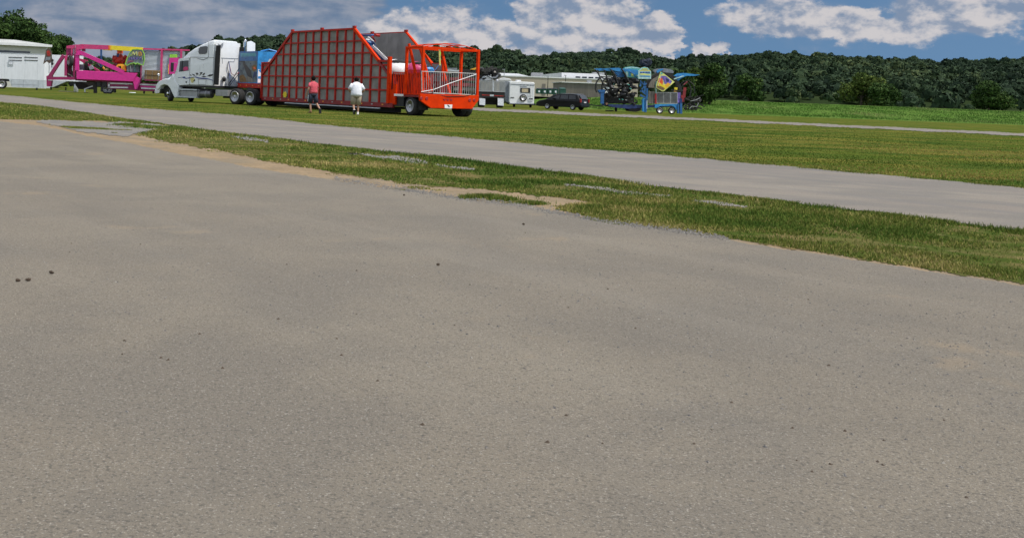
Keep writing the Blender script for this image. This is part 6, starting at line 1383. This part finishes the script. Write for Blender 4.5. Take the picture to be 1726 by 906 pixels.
# blue round-topped sign board with pale edging and unreadable script lines
sgn = bs([zA(205, 490), zA(205, 320), zA(240, 300), zA(270, 255), zA(340, 232), zA(410, 248), zA(455, 300), zA(485, 325), zA(485, 492)], -.25, .15, 'name_board', 'pale_teal')
sp2 = lambda pts, m, d=0.: MB().slab([bq(zA(*p), -.265 - d) for p in pts], (0, .012, 0)).build('painted_band', m, sgn)
sp2([(245, 345), (465, 345), (465, 375), (245, 372)], 'bright_blue'); sp2([(240, 378), (330, 372), (400, 390), (465, 396), (465, 418), (380, 412), (240, 402)], 'pale_yellow', .005); sp2([(240, 425), (465, 432), (465, 450), (240, 442)], 'bright_blue')
sp2([(235, 300), (470, 305), (470, 318), (235, 314)], 'yellow', .005); sp2([(265, 290), (300, 252), (340, 243), (400, 255), (435, 290)], 'teal'); sp2([(280, 285), (310, 268), (400, 270), (415, 286)], 'yellow', .005)
for k in range(7): sp2([(252 + 30 * k, 340), (268 + 30 * k, 336), (272 + 30 * k, 366), (256 + 30 * k, 368)], 'purple' if k % 2 else 'navy', .010)
# second sign, green and pale, receding to the left
s3_ = bs([zB(600, 55), zB(640, 35), zB(740, 25), zB(860, 40), zB(900, 60), zB(905, 225), zB(640, 215), zB(610, 120)], .5, .15, 'name_board', 'teal')
for k in range(5): MB().slab([bq(zB(*p), .48) for p in ((640 + 48 * k, 100), (672 + 48 * k, 98), (676 + 48 * k, 205), (644 + 48 * k, 200))], (0, .012, 0)).build('painted_band', ('pale_teal', 'bright_blue', 'pale_yellow', 'bright_blue', 'pale_teal')[k], s3_)
MB().slab([bq(zB(*p), .48) for p in ((620, 50), (740, 30), (880, 45), (890, 62), (740, 48), (630, 68))], (0, .012, 0)).build('painted_band', 'pale_teal', s3_)
# dark motor pods on top
for x_, y_, rx_, ry_ in ((722, 182, .36, .42), (785, 178, .38, .45), (755, 200, .42, .3), (740, 165, .3, .2)):
    a = bq(z7(x_, y_), 1.0); MB().ell(a, (rx_, .45, ry_), 9, 6, .16).build('motor_pod', 'pod_black', br)
bb_(z7(755, 215), z7(760, 300), 5, 1.0, 'mast', 'soot_black', .4)
# awning panels, left and right
for pts in ([(150, 250), (235, 245), (300, 262), (330, 275), (210, 275), (165, 268)], [(240, 250), (330, 243), (400, 262), (420, 282), (300, 274)], [(330, 245), (440, 240), (500, 262), (520, 290), (420, 280), (360, 262)], [(470, 250), (540, 250), (650, 262), (690, 290), (680, 330), (560, 290), (520, 280)]): bs([z7(*q) for q in pts], .2 + .25 * random.random(), .12, 'sweep_arm', 'bright_blue')
bs([z7(520, 290), z7(660, 300), z7(672, 365), z7(560, 350)], .75, .1, 'sweep_panel', 'bright_blue'); bs([z7(385, 290), z7(470, 285), z7(520, 345), z7(430, 350)], .8, .1, 'sweep_panel', 'blue_paint')
bs([z7(1085, 335), z7(1130, 305), z7(1200, 300), z7(1300, 312), z7(1395, 322), z7(1330, 335), z7(1230, 335), z7(1180, 360), z7(1135, 395), z7(1118, 375), z7(1150, 345)], .2, .15, 'sweep_arm', 'bright_blue'); bb_(z7(1085, 372), z7(1200, 335), 1.6, .1, 'arm_edge', 'pale_teal', .1); bs([z7(1130, 330), z7(1170, 330), z7(1130, 372), z7(1100, 360)], .18, .02, 'arm_shade_panel', 'blue_paint')
# hanging black arms: bowed hoops and seats
rg_ = random.Random(9)
def curve(pts, dy, r_, m='black_paint', nm='bowed_arm'): MB().tube([bq(zB(*p), dy) for p in pts], r_, 7).build(nm, m, br)
curve([(85, 75), (150, 160), (180, 230), (250, 370), (335, 490)], -.1, .075); curve([(180, 230), (130, 270), (95, 340), (95, 430), (115, 490)], -.15, .085); curve([(250, 90), (300, 220), (340, 330), (380, 470)], .1, .075)
curve([(290, 225), (240, 270), (210, 340), (205, 440), (215, 470)], .0, .075); curve([(370, 85), (430, 150), (470, 260), (500, 360)], .2, .08); curve([(400, 240), (370, 330), (360, 420), (380, 480)], .2, .09); curve([(560, 60), (620, 150), (660, 240), (720, 330)], .2, .08); curve([(580, 90), (640, 200), (650, 300)], .3, .09)
curve([(700, 110), (780, 160), (850, 240)], .1, .05, 'blue_paint'); curve([(430, 100), (520, 190), (480, 210)], .4, .05, 'bright_blue')
for k in range(3): curve([(130 + 120 * k, 85), (170 + 120 * k, 200), (300 + 90 * k, 215)], .4, .06, 'soot_black')
for k in range(40):
    cx_ = rg_.uniform(340, 820); cy_ = rg_.uniform(225, 540) + (cx_ - 380) * .08; a = bq(zB(cx_, cy_), rg_.uniform(.2, 2.0)); MB().ell(a, (rg_.uniform(.22, .4), .3, rg_.uniform(.16, .32)), 10, 7, .14).build('seat', 'black_paint' if k % 4 else 'soot_black', br)
mb = MB()
for k in range(96):
    a = bq(zB(rg_.uniform(250, 850), rg_.uniform(230, 730)), rg_.uniform(-.15, 1.6)); MB().bar(a, (a[0] + rg_.uniform(-.9, .9), a[1] + rg_.uniform(-.2, .4), a[2] + rg_.uniform(-.45, .45)), rg_.uniform(.06, .18)).build('seat_arm', 'soot_black', br)
bs([zB(270, 500), zB(700, 520), zB(790, 560), zB(790, 690), zB(280, 690)], .8, 1.0, 'folded_seat_pack', 'soot_black')
for k in range(16):
    a = bq(zB(rg_.uniform(420, 820), rg_.uniform(330, 660)), rg_.uniform(-.2, .0)); MB().bar(a, (a[0] + rg_.uniform(-.25, .25), a[1], a[2] + rg_.uniform(-.10, .10)), .05, .06).build('chrome_trim', 'barrier_silver' if k % 3 else 'teal', br)
for a, b, w_ in (((690, 390), (760, 470), 1.6), ((700, 400), (690, 460), 1.4), ((740, 400), (745, 520), 2.2), ((765, 420), (690, 520), 1.4), ((700, 500), (770, 560), 3.2), ((690, 560), (770, 600), 3), ((770, 480), (765, 620), 4)): bb_(z7(*a), z7(*b), w_, -.05, 'blue_lattice', 'blue_paint', .15)
bs([zB(140, 445), zB(255, 440), zB(262, 480), zB(160, 490)], -.2, .5, 'blue_cover', 'blue_paint')
# right end
MB().tube([bq(z7(1150, 440), .5), bq(z7(1215, 395), .5), bq(z7(1265, 430), .5), bq(z7(1290, 500), .5), bq(z7(1270, 580), .5)], .06, 6).build('bowed_arm', 'black_paint', br)
MB().tube([bq(z7(1175, 470), .8), bq(z7(1250, 380), .8), bq(z7(1320, 440), .8), bq(z7(1330, 540), .8)], .05, 6).build('bowed_arm', 'black_paint', br)
bs([z7(1140, 520), z7(1215, 500), z7(1225, 600), z7(1200, 660), z7(1142, 660)], .7, .8, 'folded_seat_pack', 'soot_black')
for a, b, m, w_ in (((1145, 530), (1140, 650), 'purple', 3.4), ((1185, 560), (1190, 640), 'dark_red', 3), ((1215, 470), (1200, 600), 'dark_red', 2.2), ((1110, 470), (1105, 515), 'yellow', 2.6), ((1060, 500), (1140, 510), 'black_paint', 2.4), ((1085, 515), (1130, 512), 'amber', 1.2), ((1150, 440), (1170, 520), 'black_paint', 2), ((1165, 600), (1165, 660), 'navy', 4), ((1200, 440), (1245, 400), 'dark_red', 1)): bb_(z7(*a), z7(*b), w_, .3, 'stowed_part', m, .3)
mb = MB()
for k in range(60):
    a = bq(z7(rg_.uniform(1170, 1390), rg_.uniform(580, 730)), rg_.uniform(.2, 1.5)); mb.bar(a, (a[0] + rg_.uniform(-.6, .6), a[1] + rg_.uniform(-.3, .3), a[2] + rg_.uniform(-.3, .3)), rg_.uniform(.06, .16))
mb.build('seat_framework', 'soot_black', br)
for a, b in (((1265, 720), (1300, 690)), ((1300, 690), (1355, 695)), ((1355, 695), (1375, 650)), ((1280, 630), (1350, 615)), ((1350, 615), (1395, 590))): bb_(z7(*a), z7(*b), .9, .1, 'silver_rail', 'barrier_silver', .08)
for q in (1225, 1300, 1350): bb_(z7(q, 690), z7(q, 740), 1.6, .6, 'prop_leg', 'soot_black', .15)
